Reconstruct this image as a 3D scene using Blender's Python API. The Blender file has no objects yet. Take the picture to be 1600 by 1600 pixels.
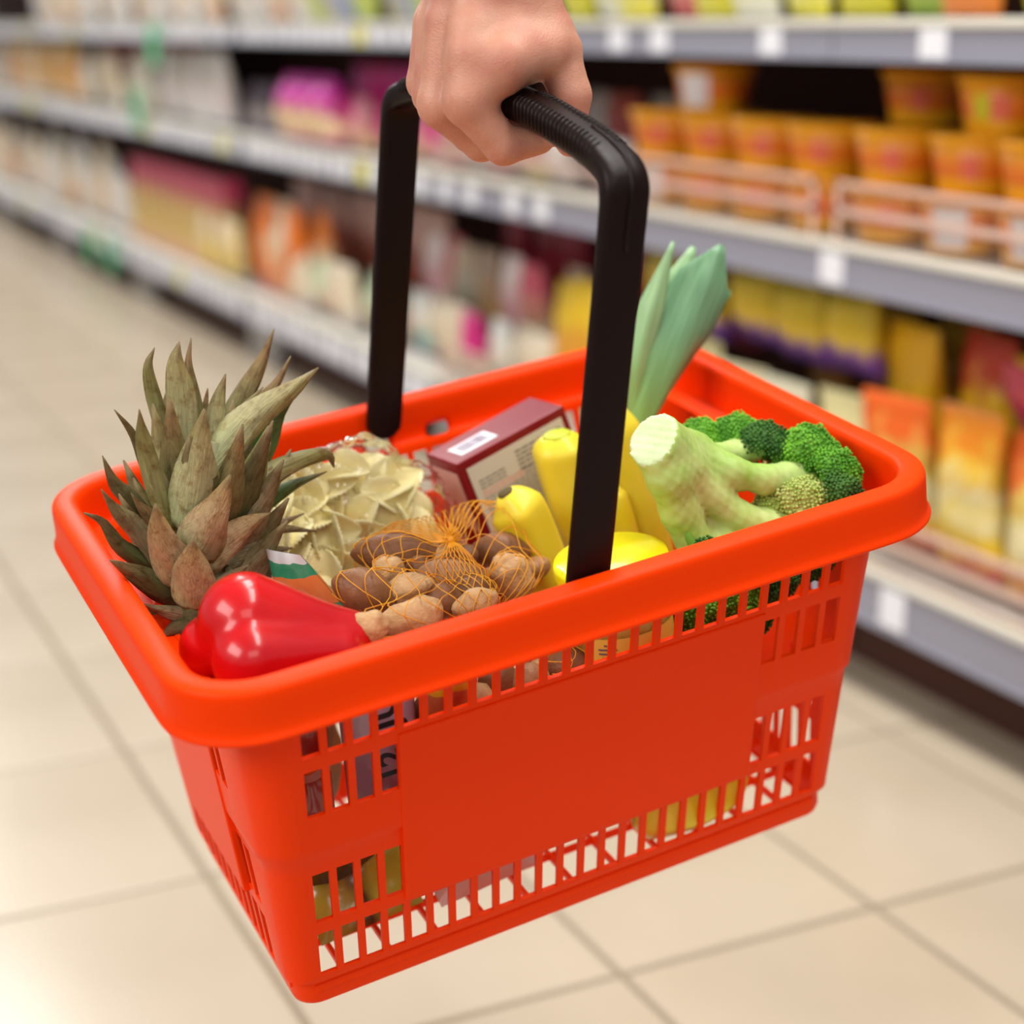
import bpy, bmesh, math, random
import numpy as np
from mathutils import Vector, Matrix, Euler, noise
random.seed(7)
rng = np.random.RandomState(7)
S = bpy.context.scene
COL = S.collection
# ---------------- camera, world, lights, exposure ----------------
cam = bpy.data.objects.new('camera', bpy.data.cameras.new('camera')); COL.objects.link(cam)
RW = ((0.89892, -0.11814, 0.42188), (-0.43811, -0.24482, 0.86494), (0.00111, -0.96234, -0.27183))   # rows: world x, y, z of the camera's right, down, forward
cam.matrix_world = Matrix(((RW[0][0], -RW[0][1], -RW[0][2], 0), (RW[1][0], -RW[1][1], -RW[1][2], 0), (RW[2][0], -RW[2][1], -RW[2][2], 0.9), (0, 0, 0, 1)))
cam.data.sensor_width = 36; cam.data.lens = 36 * 2685 / 1600
cam.data.clip_start = .02; cam.data.clip_end = 60
cam.data.dof.use_dof = True; cam.data.dof.focus_distance = 1.0; cam.data.dof.aperture_fstop = 3.4
cam.data.dof.aperture_blades = 0
S.camera = cam
S.view_settings.view_transform = 'Standard'; S.view_settings.look = 'None'
S.view_settings.gamma = 1; S.view_settings.use_curve_mapping = False
S.view_settings.exposure = 0.44
W = bpy.data.worlds.new('world'); S.world = W; W.use_nodes = True
W.node_tree.nodes['Background'].inputs[0].default_value = (.93, .95, 1.0, 1)
W.node_tree.nodes['Background'].inputs[1].default_value = .27
def area(name, loc, size, power, rot=(0, 0, 0), col=(1, .97, .93)):
    l = bpy.data.lights.new(name, 'AREA'); l.shape = 'RECTANGLE'; l.size, l.size_y = size; l.energy = power; l.color = col
    o = bpy.data.objects.new(name, l); COL.objects.link(o); o.location = loc; o.rotation_euler = rot; return o
area('lamp_aisle_near', (.85, .9, 3.0), (.6, 3.2), 66)
area('lamp_aisle_mid', (.7, 5.0, 3.0), (.6, 3.2), 62)
area('lamp_aisle_far', (.7, 9.5, 3.0), (.5, 3.2), 75)
area('lamp_left_front', (-2.4, .4, 2.4), (1.2, 2.4), 54, (0, math.radians(-45), 0))
area('lamp_behind_camera', (-.4, -2.0, 2.6), (2.0, 1.0), 14, (math.radians(50), 0, 0))

# ---------------- helpers ----------------
def new_mat(name):
    m = bpy.data.materials.new(name); m.use_nodes = True
    return m, m.node_tree.nodes, m.node_tree.links, m.node_tree.nodes['Principled BSDF']
def P(name, col, rough=.5, spec=.3, sss=0, ssr=(.01, .005, .003), bump=0, bscale=80, coat=0, metal=0, col2=None, nscale=6, trans=0, ior=1.45, lo=.35, hi=.65):
    m, N, L, b = new_mat(name)
    b.inputs['Base Color'].default_value = (*col, 1); b.inputs['Roughness'].default_value = rough
    b.inputs['Specular IOR Level'].default_value = spec; b.inputs['Metallic'].default_value = metal
    b.inputs['Coat Weight'].default_value = coat; b.inputs['Coat Roughness'].default_value = .08
    b.inputs['IOR'].default_value = ior
    if trans: b.inputs['Transmission Weight'].default_value = trans
    if sss:
        b.inputs['Subsurface Weight'].default_value = sss; b.inputs['Subsurface Radius'].default_value = ssr; b.inputs['Subsurface Scale'].default_value = 1
    tc = N.new('ShaderNodeTexCoord')
    if col2 is not None:
        n = N.new('ShaderNodeTexNoise'); n.inputs['Scale'].default_value = nscale; n.inputs['Detail'].default_value = 5
        r = N.new('ShaderNodeValToRGB'); r.color_ramp.elements[0].position = lo; r.color_ramp.elements[1].position = hi
        r.color_ramp.elements[0].color = (*col, 1); r.color_ramp.elements[1].color = (*col2, 1)
        L.new(tc.outputs['Object'], n.inputs['Vector']); L.new(n.outputs['Fac'], r.inputs['Fac']); L.new(r.outputs['Color'], b.inputs['Base Color'])
    if bump:
        n = N.new('ShaderNodeTexNoise'); n.inputs['Scale'].default_value = bscale; n.inputs['Detail'].default_value = 4
        bp = N.new('ShaderNodeBump'); bp.inputs['Strength'].default_value = bump; bp.inputs['Distance'].default_value = .002
        L.new(tc.outputs['Object'], n.inputs['Vector']); L.new(n.outputs['Fac'], bp.inputs['Height']); L.new(bp.outputs['Normal'], b.inputs['Normal'])
    return m
def ramp_mat(name, axis, stops, rough=.5, spec=.5, nscale=0, namt=0, bump=0, bscale=200, coat=0, interp='LINEAR', gen=False, sss=0):
    """colour bands along one object-space axis, edges roughened by noise"""
    m, N, L, b = new_mat(name)
    b.inputs['Roughness'].default_value = rough; b.inputs['Specular IOR Level'].default_value = spec; b.inputs['Coat Weight'].default_value = coat
    if sss: b.inputs['Subsurface Weight'].default_value = sss; b.inputs['Subsurface Radius'].default_value = (.01, .01, .004); b.inputs['Subsurface Scale'].default_value = 1
    tc = N.new('ShaderNodeTexCoord'); sp = N.new('ShaderNodeSeparateXYZ')
    L.new(tc.outputs['Generated' if gen else 'Object'], sp.inputs[0]); out = sp.outputs[axis]
    if namt:
        n = N.new('ShaderNodeTexNoise'); n.inputs['Scale'].default_value = nscale; n.inputs['Detail'].default_value = 4
        L.new(tc.outputs['Object'], n.inputs['Vector'])
        a = N.new('ShaderNodeMath'); a.operation = 'MULTIPLY_ADD'; a.inputs[1].default_value = namt
        s = N.new('ShaderNodeMath'); s.operation = 'SUBTRACT'; s.inputs[1].default_value = namt * .5
        L.new(n.outputs['Fac'], a.inputs[0]); L.new(out, a.inputs[2]); L.new(a.outputs[0], s.inputs[0]); out = s.outputs[0]
    lo, hi = stops[0][0], stops[-1][0]
    mr = N.new('ShaderNodeMapRange'); mr.inputs['From Min'].default_value = lo; mr.inputs['From Max'].default_value = hi
    r = N.new('ShaderNodeValToRGB'); r.color_ramp.interpolation = interp
    while len(r.color_ramp.elements) < len(stops): r.color_ramp.elements.new(.5)
    for e, (p, c) in zip(r.color_ramp.elements, stops): e.position = (p - lo) / (hi - lo); e.color = (*c, 1)
    L.new(out, mr.inputs['Value']); L.new(mr.outputs[0], r.inputs['Fac']); L.new(r.outputs['Color'], b.inputs['Base Color'])
    if bump:
        n = N.new('ShaderNodeTexNoise'); n.inputs['Scale'].default_value = bscale
        bp = N.new('ShaderNodeBump'); bp.inputs['Strength'].default_value = bump; bp.inputs['Distance'].default_value = .002
        L.new(tc.outputs['Object'], n.inputs['Vector']); L.new(n.outputs['Fac'], bp.inputs['Height']); L.new(bp.outputs['Normal'], b.inputs['Normal'])
    return m
def film_mat(name, tint=(1, 1, 1), gloss=.5, rough=.08, milky=0, bump=.6, bscale=28):
    """thin clear plastic film: transparent with a sharp sheen"""
    m, N, L, b = new_mat(name); N.remove(b)
    o = N['Material Output']; t = N.new('ShaderNodeBsdfTransparent'); t.inputs[0].default_value = (*tint, 1)
    g = N.new('ShaderNodeBsdfGlossy'); g.inputs['Roughness'].default_value = rough
    f = N.new('ShaderNodeLayerWeight'); f.inputs['Blend'].default_value = gloss
    mx = N.new('ShaderNodeMixShader'); L.new(t.outputs[0], mx.inputs[1]); L.new(g.outputs[0], mx.inputs[2])
    mu = N.new('ShaderNodeMath'); mu.operation = 'MULTIPLY_ADD'; mu.inputs[1].default_value = .8; mu.inputs[2].default_value = .02
    L.new(f.outputs['Fresnel'], mu.inputs[0]); L.new(mu.outputs[0], mx.inputs[0])
    tc = N.new('ShaderNodeTexCoord'); n = N.new('ShaderNodeTexNoise'); n.inputs['Scale'].default_value = bscale; n.inputs['Detail'].default_value = 3
    bp = N.new('ShaderNodeBump'); bp.inputs['Strength'].default_value = bump; bp.inputs['Distance'].default_value = .01
    L.new(tc.outputs['Object'], n.inputs['Vector']); L.new(n.outputs['Fac'], bp.inputs['Height']); L.new(bp.outputs['Normal'], g.inputs['Normal']); L.new(bp.outputs['Normal'], f.inputs['Normal'])
    last = mx
    if milky:
        d = N.new('ShaderNodeBsdfDiffuse'); d.inputs[0].default_value = (.95, .9, .88, 1); m2 = N.new('ShaderNodeMixShader'); m2.inputs[0].default_value = milky
        L.new(mx.outputs[0], m2.inputs[1]); L.new(d.outputs[0], m2.inputs[2]); last = m2
    L.new(last.outputs[0], o.inputs[0]); return m
def mesh(name, v, f, mat=None, smooth=True, mats=None, mi=None, recalc=False):
    me = bpy.data.meshes.new(name); me.from_pydata([tuple(map(float, p)) for p in v], [], [tuple(map(int, q)) for q in f])
    if recalc:
        bm = bmesh.new(); bm.from_mesh(me); bmesh.ops.recalc_face_normals(bm, faces=bm.faces); bm.to_mesh(me); bm.free()
    for m in (mats or [mat]):
        if m: me.materials.append(m)
    if mi is not None: me.polygons.foreach_set('material_index', np.array(mi, dtype=np.int32))
    me.polygons.foreach_set('use_smooth', np.full(len(me.polygons), smooth)); me.update(); return me
def link(name, data, parent=None, loc=None, mw=None):
    o = bpy.data.objects.new(name, data); COL.objects.link(o)
    if parent: o.parent = parent
    if mw is not None: o.matrix_world = mw
    if loc is not None: o.location = loc
    return o
def tag(o, label=None, cat=None, group=None, kind=None):
    if label: o['label'] = label
    if cat: o['category'] = cat
    if group: o['group'] = group
    if kind: o['kind'] = kind
    return o
def thing(name, label, cat, mw=Matrix(), group=None):
    o = link(name, None); o.matrix_world = mw; o.empty_display_size = .05; return tag(o, label, cat, group)
def mod(o, t, **k):
    m = o.modifiers.new(t.lower(), t)
    for a, b in k.items(): setattr(m, a, b)
    return m
class MB:
    def __init__(s): s.v = []; s.f = []; s.m = []
    def add(s, v, f, m=0):
        b = len(s.v); s.v += [tuple(p) for p in v]; s.f += [tuple(i + b for i in q) for q in f]; s.m += [m] * len(f); return s
    def box(s, x0, x1, y0, y1, z0, z1, m=0):
        return s.add([(x0, y0, z0), (x1, y0, z0), (x1, y1, z0), (x0, y1, z0), (x0, y0, z1), (x1, y0, z1), (x1, y1, z1), (x0, y1, z1)],
                     [(0, 3, 2, 1), (4, 5, 6, 7), (0, 1, 5, 4), (1, 2, 6, 5), (2, 3, 7, 6), (3, 0, 4, 7)], m)
    def tube(s, pts, rad, n=8, m=0, close=True):
        v, f = tube(pts, rad, n, close); return s.add(v, f, m)
    def build(s, name, mats, smooth=False, parent=None, bevel=0, seg=2, mw=None):
        me = mesh(name, s.v, s.f, mats=mats if isinstance(mats, list) else [mats], mi=s.m, smooth=smooth)
        o = link(name, me, parent, mw=mw)
        if bevel: mod(o, 'BEVEL', width=bevel, segments=seg, limit_method='ANGLE', angle_limit=.6)
        return o
def tube(pts, rad, n=8, close=True, up=None, asp=None, spin=0):
    """sweep a ring along a smooth path; rad scalar or per point, asp = (a, b) aspect or per point list"""
    pts = [Vector(p) for p in pts]; k = len(pts)
    rad = [rad] * k if not hasattr(rad, '__len__') else rad
    v = []; f = []; prev = None
    for i, p in enumerate(pts):
        t = (pts[min(i + 1, k - 1)] - pts[max(i - 1, 0)]).normalized()
        if prev is None:
            u = Vector(up) if up is not None else (Vector((0, 0, 1)) if abs(t.z) < .9 else Vector((1, 0, 0)))
        else: u = prev
        u = (u - t * u.dot(t)).normalized(); prev = u; w = t.cross(u)
        a, b = (asp[i] if asp and hasattr(asp[0], '__len__') else asp) if asp else (1, 1)
        for j in range(n):
            th = 2 * math.pi * j / n + spin
            v.append(p + u * (rad[i] * a * math.cos(th)) + w * (rad[i] * b * math.sin(th)))
    for i in range(k - 1):
        for j in range(n):
            f.append((i * n + j, i * n + (j + 1) % n, (i + 1) * n + (j + 1) % n, (i + 1) * n + j))
    if close: f.append(tuple(range(n))[::-1]); f.append(tuple((k - 1) * n + j for j in range(n)))
    return v, f
def spline(P_, n):
    """Catmull-Rom through points"""
    P_ = np.array(P_, float); Q = np.vstack([2 * P_[0] - P_[1], P_, 2 * P_[-1] - P_[-2]]); out = []
    m = len(P_) - 1
    for i in range(n):
        t = i / (n - 1) * m; k = min(int(t), m - 1); u = t - k
        a, b, c, d = Q[k], Q[k + 1], Q[k + 2], Q[k + 3]
        out.append(.5 * ((2 * b) + (-a + c) * u + (2 * a - 5 * b + 4 * c - d) * u * u + (-a + 3 * b - 3 * c + d) * u ** 3))
    return np.array(out)
def blob(nu=24, nv=14):
    v = [(0, 0, 1)]; f = []
    for i in range(1, nv):
        th = math.pi * i / nv
        for j in range(nu):
            ph = 2 * math.pi * j / nu; v.append((math.sin(th) * math.cos(ph), math.sin(th) * math.sin(ph), math.cos(th)))
    v.append((0, 0, -1)); L_ = len(v) - 1
    for j in range(nu): f.append((0, 1 + j, 1 + (j + 1) % nu)); f.append((L_, L_ - nu + (j + 1) % nu, L_ - nu + j))
    for i in range(nv - 2):
        for j in range(nu): a = 1 + i * nu; f.append((a + j, a + nu + j, a + nu + (j + 1) % nu, a + (j + 1) % nu))
    return np.array(v), f
def surfnet(fn, lo, hi, h):
    """surface nets of a signed distance function: one continuous skin"""
    lo = np.array(lo); n = np.ceil((np.array(hi) - lo) / h).astype(int) + 1
    ax = [lo[i] + h * np.arange(n[i]) for i in range(3)]
    X = np.stack(np.meshgrid(*ax, indexing='ij'), -1); D = fn(X.reshape(-1, 3)).reshape(n)
    s = D < 0; c = np.zeros(n - 1); acc = np.zeros((*(n - 1), 3))
    for a in range(3):
        for o1 in (0, 1):
            for o2 in (0, 1):
                sl = [None] * 3; sl[a] = (0, 1); r = [b for b in range(3) if b != a]; sl[r[0]] = o1; sl[r[1]] = o2
                def g(arr, e):
                    ix = tuple(slice((e if i == a else sl[i]), (e if i == a else sl[i]) + n[i] - 1) for i in range(3)); return arr[ix]
                d0, d1 = g(D, 0), g(D, 1); cr = (d0 < 0) != (d1 < 0); t = np.where(cr, d0 / np.where(cr, d0 - d1, 1), 0)
                p = g(X, 0).copy(); p[..., a] += t * h; acc += p * cr[..., None]; c += cr
    act = c > 0; idx = -np.ones(n - 1, int); idx[act] = np.arange(act.sum()); V = acc[act] / c[act][:, None]; F = []
    for a in range(3):
        b_, c_ = [(1, 2), (2, 0), (0, 1)][a]
        s0 = np.take(s, range(n[a] - 1), axis=a); s1 = np.take(s, range(1, n[a]), axis=a)
        q = np.argwhere(s0 != s1); q = q[(q[:, b_] > 0) & (q[:, c_] > 0) & (q[:, b_] < n[b_] - 1) & (q[:, c_] < n[c_] - 1)]
        if not len(q): continue
        e1 = np.eye(3, dtype=int)[b_]; e2 = np.eye(3, dtype=int)[c_]
        quad = np.stack([idx[tuple((q - e1 - e2).T)], idx[tuple((q - e2).T)], idx[tuple(q.T)], idx[tuple((q - e1).T)]], 1)
        fl = s0[tuple(q.T)]; quad[~fl] = quad[~fl][:, ::-1]; F.append(quad)
    return V, np.vstack(F)
def smin(a, b, k): h = np.clip(.5 + .5 * (b - a) / k, 0, 1); return b * (1 - h) + a * h - k * h * (1 - h)
def cap(Q, a, b, ra, rb):
    a = np.array(a); b = np.array(b); d = b - a; t = np.clip((Q - a) @ d / (d @ d), 0, 1)
    return np.linalg.norm(Q - a - t[:, None] * d, axis=1) - (ra + (rb - ra) * t)

# basket frame (it hangs tilted from the hand); x along its long side, y away, z up, origin in the middle of the rim
BM = Matrix(((0.98904, -0.0028, -0.14763, 0.4359), (-0.01201, 0.99498, -0.09936, 0.9482), (0.14717, 0.10005, 0.98404, 0.6262), (0, 0, 0, 1)))
VIEW = Vector((-.3517, -.8479, .3967))
def at(x, y, z, rot=(0, 0, 0)): return BM @ Matrix.Translation((x, y, z)) @ Euler(rot).to_matrix().to_4x4()
# ---------------- measured control points (basket frame, metres) ----------------
LEAVES = [([[-0.1739, 0.045, 0.0356], [-0.1775, 0.0467, 0.0719], [-0.1789, 0.0483, 0.1021], [-0.1722, 0.05, 0.1143]], 0.0089, 'olive'), ([[-0.1701, 0.035, 0.0443], [-0.165, 0.0383, 0.0806], [-0.1637, 0.0417, 0.1034], [-0.1584, 0.045, 0.1162]], 0.0159, 'pale'), ([[-0.1553, 0.05, 0.0479], [-0.1536, 0.055, 0.071], [-0.152, 0.06, 0.0939], [-0.1462, 0.065, 0.1102]], 0.0081, 'brown'), ([[-0.1546, 0.05, 0.0477], [-0.1489, 0.055, 0.0635], [-0.1428, 0.06, 0.0785]], 0.0058, 'brown'), ([[-0.1561, 0.035, 0.0343], [-0.1498, 0.0383, 0.0566], [-0.1429, 0.0417, 0.074], [-0.1343, 0.045, 0.0901]], 0.0144, 'pale'), ([[-0.154, 0.05, 0.0285], [-0.1393, 0.0575, 0.0476], [-0.1197, 0.065, 0.0674], [-0.104, 0.0725, 0.082], [-0.0901, 0.08, 0.0996]], 0.0142, 'brown'), ([[-0.154, 0.045, 0.0286], [-0.1384, 0.0512, 0.0463], [-0.1172, 0.0575, 0.0595], [-0.0995, 0.0637, 0.0691], [-0.085, 0.07, 0.0829]], 0.0112, 'brown'), ([[-0.1582, 0.02, 0.0308], [-0.1451, 0.0263, 0.0532], [-0.1247, 0.0325, 0.0645], [-0.0967, 0.0387, 0.0728], [-0.0762, 0.045, 0.08]], 0.0202, 'pale'), ([[-0.1538, 0.035, 0.0113], [-0.1378, 0.04, 0.0244], [-0.1182, 0.045, 0.0399], [-0.1028, 0.05, 0.0582], [-0.0764, 0.055, 0.0749]], 0.0177, 'green'), ([[-0.1812, 0.005, 0.0177], [-0.1735, 0.0033, 0.044], [-0.1672, 0.0017, 0.0671], [-0.1612, 0.0, 0.0885]], 0.0248, 'pale'), ([[-0.183, 0.04, 0.0176], [-0.1914, 0.04, 0.0452], [-0.196, 0.04, 0.068], [-0.2042, 0.04, 0.0861]], 0.0071, 'dark'), ([[-0.1861, 0.015, 0.0153], [-0.1935, 0.0133, 0.0459], [-0.1966, 0.0117, 0.0745], [-0.196, 0.01, 0.0938]], 0.0128, 'olive'), ([[-0.1954, 0.03, 0.0058], [-0.2055, 0.03, 0.0308], [-0.2143, 0.03, 0.0456], [-0.2179, 0.03, 0.0642]], 0.0105, 'dark'), ([[-0.2009, 0.02, -0.0142], [-0.2085, 0.0167, 0.0179], [-0.2184, 0.0133, 0.0344], [-0.2258, 0.01, 0.0522]], 0.0118, 'dusky'), ([[-0.2, 0.02, -0.0129], [-0.2077, 0.0175, -0.0031], [-0.2213, 0.015, 0.0129], [-0.2284, 0.0125, 0.0314], [-0.2384, 0.01, 0.0409]], 0.0093, 'dark'), ([[-0.1959, 0.0, -0.025], [-0.2096, -0.0017, -0.0089], [-0.2218, -0.0033, 0.0049], [-0.2317, -0.005, 0.0147]], 0.0134, 'dark'), ([[-0.184, -0.01, 0.0057], [-0.1767, -0.0133, 0.0204], [-0.1665, -0.0167, 0.0356], [-0.1579, -0.02, 0.0533]], 0.0247, 'red'), ([[-0.1562, 0.01, 0.0166], [-0.1348, 0.015, 0.0277], [-0.1107, 0.02, 0.0336], [-0.0858, 0.025, 0.0317], [-0.08, 0.03, 0.02]], 0.0137, 'olive'), ([[-0.1527, 0.02, 0.0006], [-0.1296, 0.025, 0.0098], [-0.1085, 0.03, 0.0151], [-0.0835, 0.035, 0.016]], 0.0097, 'green'), ([[-0.1788, -0.01, -0.0021], [-0.165, -0.0083, 0.0073], [-0.1485, -0.0067, 0.0144], [-0.1341, -0.005, 0.0167]], 0.0169, 'red'), ([[-0.1683, 0.01, -0.0199], [-0.1463, 0.0167, -0.0097], [-0.1248, 0.0233, -0.0055], [-0.1036, 0.03, -0.0055]], 0.0096, 'brown'), ([[-0.1627, -0.0, -0.0126], [-0.142, 0.0067, -0.0006], [-0.1248, 0.0133, -0.0033], [-0.1006, 0.02, -0.0145]], 0.0087, 'dusky'), ([[-0.1642, 0.005, -0.0223], [-0.149, 0.0067, -0.0162], [-0.1344, 0.0083, -0.0139], [-0.1202, 0.01, -0.0163]], 0.0096, 'dark'), ([[-0.191, -0.008, -0.0087], [-0.1974, -0.0103, 0.0082], [-0.2018, -0.0127, 0.0274], [-0.2022, -0.015, 0.0458]], 0.0219, 'red'), ([[-0.1899, -0.02, -0.0198], [-0.1897, -0.0233, -0.0043], [-0.1902, -0.0267, 0.0112], [-0.188, -0.03, 0.0253]], 0.0249, 'red'), ([[-0.1836, -0.012, -0.0268], [-0.1767, -0.013, -0.0189], [-0.1656, -0.014, -0.0124], [-0.1547, -0.015, -0.0073]], 0.0135, 'dusky'), ([[-0.185, -0.02, -0.0293], [-0.1962, -0.02, -0.0265], [-0.2093, -0.02, -0.0192], [-0.2218, -0.02, -0.0098]], 0.0106, 'dusky'), ([[-0.1524, 0.03, 0.0382], [-0.1407, 0.0333, 0.0575], [-0.1304, 0.0367, 0.0678], [-0.1139, 0.04, 0.0782]], 0.0095, 'olive'), ([[-0.1877, 0.04, -0.0003], [-0.1928, 0.04, 0.0172], [-0.1915, 0.04, 0.0327], [-0.1829, 0.04, 0.0476]], 0.0087, 'green'), ([[-0.1726, 0.05, 0.0524], [-0.1714, 0.055, 0.0723], [-0.1642, 0.06, 0.0883]], 0.0066, 'brown'), ([[-0.1857, 0.0, -0.0428], [-0.1955, 0.0017, -0.042], [-0.2111, 0.0033, -0.033], [-0.227, 0.005, -0.0191]], 0.0129, 'dark'), ([[-0.1893, -0.025, -0.0288], [-0.1987, -0.0267, -0.0299], [-0.2088, -0.0283, -0.0275], [-0.2169, -0.03, -0.0304]], 0.0111, 'dark'), ([[-0.1842, 0.03, -0.0071], [-0.1921, 0.0267, 0.0125], [-0.2009, 0.0233, 0.0257], [-0.2076, 0.02, 0.0412]], 0.0109, 'red'), ([[-0.1734, 0.01, -0.0055], [-0.1637, 0.01, 0.0076], [-0.1543, 0.01, 0.0192], [-0.1504, 0.01, 0.0338]], 0.01, 'green'), ([[-0.1925, -0.02, -0.0221], [-0.1942, -0.0233, -0.0264], [-0.1929, -0.0267, -0.0301], [-0.1903, -0.03, -0.0342]], 0.0167, 'dark'), ([[-0.1633, 0.01, -0.0263], [-0.1437, 0.0133, -0.0254], [-0.1282, 0.0167, -0.0331], [-0.1109, 0.02, -0.0414]], 0.0103, 'dark')]
CROWN_BASE = [-0.182, 0.02, -0.0429]
CROWN_TOP = [-0.1527, 0.025, 0.0576]
LEEK = [([[0.1591, 0.07, -0.0216], [0.1807, 0.0717, 0.0181], [0.2086, 0.0733, 0.0535], [0.2346, 0.075, 0.0872]], [0.0116, 0.0214, 0.0312, 0.0392, 0.0347, 0.0036]), ([[0.1622, 0.08, -0.0231], [0.1755, 0.0833, 0.016], [0.1993, 0.0867, 0.0499], [0.2205, 0.09, 0.0859]], [0.0107, 0.0188, 0.0251, 0.0268, 0.0215, 0.0022]), ([[0.1569, 0.075, -0.0202], [0.1619, 0.0767, 0.0164], [0.1781, 0.0783, 0.0543], [0.199, 0.08, 0.0961]], [0.0089, 0.0178, 0.016, 0.0009]), ([[0.1701, 0.085, -0.0267], [0.1967, 0.0867, 0.0052], [0.2312, 0.0883, 0.0353], [0.2483, 0.09, 0.0477]], [0.0064, 0.0109, 0.01, 0.0036])]
NUTS = [([-0.0658, -0.02, -0.0242], 0.0468, 0.0226, 5, 'd', 'pointed dark brown nut at the back left of the net bag'), ([-0.0378, -0.028, -0.0336], 0.022, 0.0236, 60, 'l', 'short pale brown nut behind the long centre nut'), ([-0.0165, -0.012, -0.0451], 0.0145, 0.0185, 70, 'd', 'small dark nut half hidden under the net knot'), ([0.0045, -0.02, -0.0436], 0.033, 0.0218, 8, 'd', 'rounded dark brown nut at the back right of the net bag'), ([-0.0456, -0.055, -0.0336], 0.0414, 0.0215, 8, 'm', 'long smooth brown nut in the middle of the net bag'), ([-0.1049, -0.07, -0.0176], 0.0339, 0.0243, 25, 'd', 'dark brown nut at the left end of the net bag'), ([-0.0792, -0.045, -0.0221], 0.019, 0.016, 35, 'l', 'small pale nut between the two dark left nuts'), ([-0.0795, -0.075, -0.0229], 0.0193, 0.0267, 78, 'l', 'upright knobbly pale nut with a dark spot'), ([-0.0046, -0.055, -0.0443], 0.0281, 0.0234, 60, 'l', 'big wrinkled pale nut at the right of the net bag'), ([-0.0167, -0.045, -0.0475], 0.0134, 0.0173, 60, 'm', 'narrow brown nut wedged left of the wrinkled one'), ([-0.0907, -0.105, -0.0233], 0.0353, 0.0187, -12, 'l', 'long pale nut lying against the front rim'), ([-0.119, -0.115, -0.0155], 0.019, 0.0162, 10, 'l', 'pale nut at the front left beside the red pepper'), ([-0.0491, -0.1, -0.0295], 0.0258, 0.0147, -14, 'l', 'pale nut peeping over the front rim in the middle'), ([0.0162, -0.04, -0.0524], 0.0136, 0.0224, 70, 'm', 'brown nut at the far right edge of the net'), ([-0.0635, -0.085, -0.0298], 0.0223, 0.0186, 0, 'd', 'dark nut shaded under the long centre nut'), ([-0.0389, -0.075, -0.0354], 0.0227, 0.0167, 10, 'd', 'dark nut low beneath the right of the net'), ([-0.0583, -0.04, -0.0291], 0.0154, 0.0154, 0, 'd', 'dark nut in the gap at the middle of the net')]
KNOT = [-0.0333, -0.03, -0.0241]
PASTA = [[-0.0894, 0.0785, -0.0127], [-0.0721, 0.0842, -0.0149], [-0.1079, 0.0648, -0.0161], [-0.0901, 0.0684, -0.0224], [-0.0695, 0.0777, -0.0271], [-0.0517, 0.0825, -0.0268], [-0.0413, 0.0686, -0.027], [-0.031, 0.0635, -0.0373], [-0.111, 0.0483, -0.0269], [-0.0962, 0.0513, -0.037], [-0.0835, 0.0448, -0.0381], [-0.1011, 0.0373, -0.0504], [-0.1124, 0.0451, -0.0434], [-0.0923, 0.0328, -0.0535], [-0.0598, 0.0615, -0.0423], [-0.0449, 0.0601, -0.046], [-0.0327, 0.051, -0.0461], [-0.067, 0.0469, -0.053], [-0.0537, 0.0834, -0.0104], [-0.0383, 0.0843, -0.0172], [-0.0282, 0.0774, -0.0245], [-0.0192, 0.0713, -0.0435], [-0.0852, 0.0863, -0.0029], [-0.108, 0.0722, -0.0052], [-0.0802, 0.0419, -0.054], [-0.0533, 0.0536, -0.0551], [-0.073, 0.0587, -0.0328], [-0.0515, 0.0621, -0.0333], [-0.1175, 0.0457, -0.0353], [-0.0431, 0.0529, -0.0625], [-0.0159, 0.0663, -0.0568], [-0.0666, 0.0821, -0.0179], [-0.1126, 0.038, -0.0564], [-0.0998, 0.0339, -0.0632], [-0.0947, 0.0583, -0.0287], [-0.0206, 0.0696, -0.0308]]
BAG = [[-0.0475, 0.095, 0.0024], [-0.1163, 0.08, -0.0194], [0.0059, 0.08, -0.0635], [-0.0839, 0.03, -0.0641]]
BROC = {'cut': [0.0853, -0.0825, 0.032], 'a1': [0.1012, -0.0853, 0.012], 'a2': [0.117, -0.0918, -0.01], 'a3': [0.1315, -0.1027, -0.026], 'a4': [0.1497, -0.1114, -0.034], 'b1': [0.1151, -0.0746, 0.014], 'b2': [0.1306, -0.0915, 0.002], 'b3': [0.1509, -0.099, -0.006], 'b4': [0.1807, -0.0932, -0.014], 'c1': [0.0889, -0.0906, 0.01], 'c2': [0.0937, -0.0924, -0.014], 'c3': [0.1012, -0.1001, -0.04], 'c4': [0.1059, -0.1035, -0.07], 'd1': [0.1122, -0.0787, -0.02], 'd2': [0.1176, -0.095, -0.035], 'd3': [0.123, -0.1215, -0.05], 'e1': [0.1358, -0.0689, 0.004], 'e2': [0.1597, -0.0608, -0.002], 'h1': [0.1625, -0.0491, 0.0], 'h2': [0.1699, -0.0708, -0.0], 'h3': [0.1906, -0.0861, -0.006], 'h4': [0.1931, -0.1083, -0.012], 'h5': [0.1846, -0.1213, -0.018], 'h6': [0.1687, -0.1136, -0.022], 'h7': [0.1584, -0.1008, -0.03]}
POUCH = [[-0.1438, -0.015, -0.0044], [-0.1102, -0.03, -0.0426], [-0.1159, -0.03, -0.0681], [-0.1458, -0.015, -0.0433]]
PEPL = [([-0.1794, -0.088, -0.0036], [-0.1281, -0.104, -0.0249], 0.0265, 0.015), ([-0.197, -0.075, -0.0216], [-0.1466, -0.105, -0.0314], 0.0195, 0.015), ([-0.1849, -0.11, -0.0164], [-0.1381, -0.115, -0.0254], 0.0225, 0.014), ([-0.1804, -0.05, -0.0273], [-0.1356, -0.075, -0.0324], 0.02, 0.014)]
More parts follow.
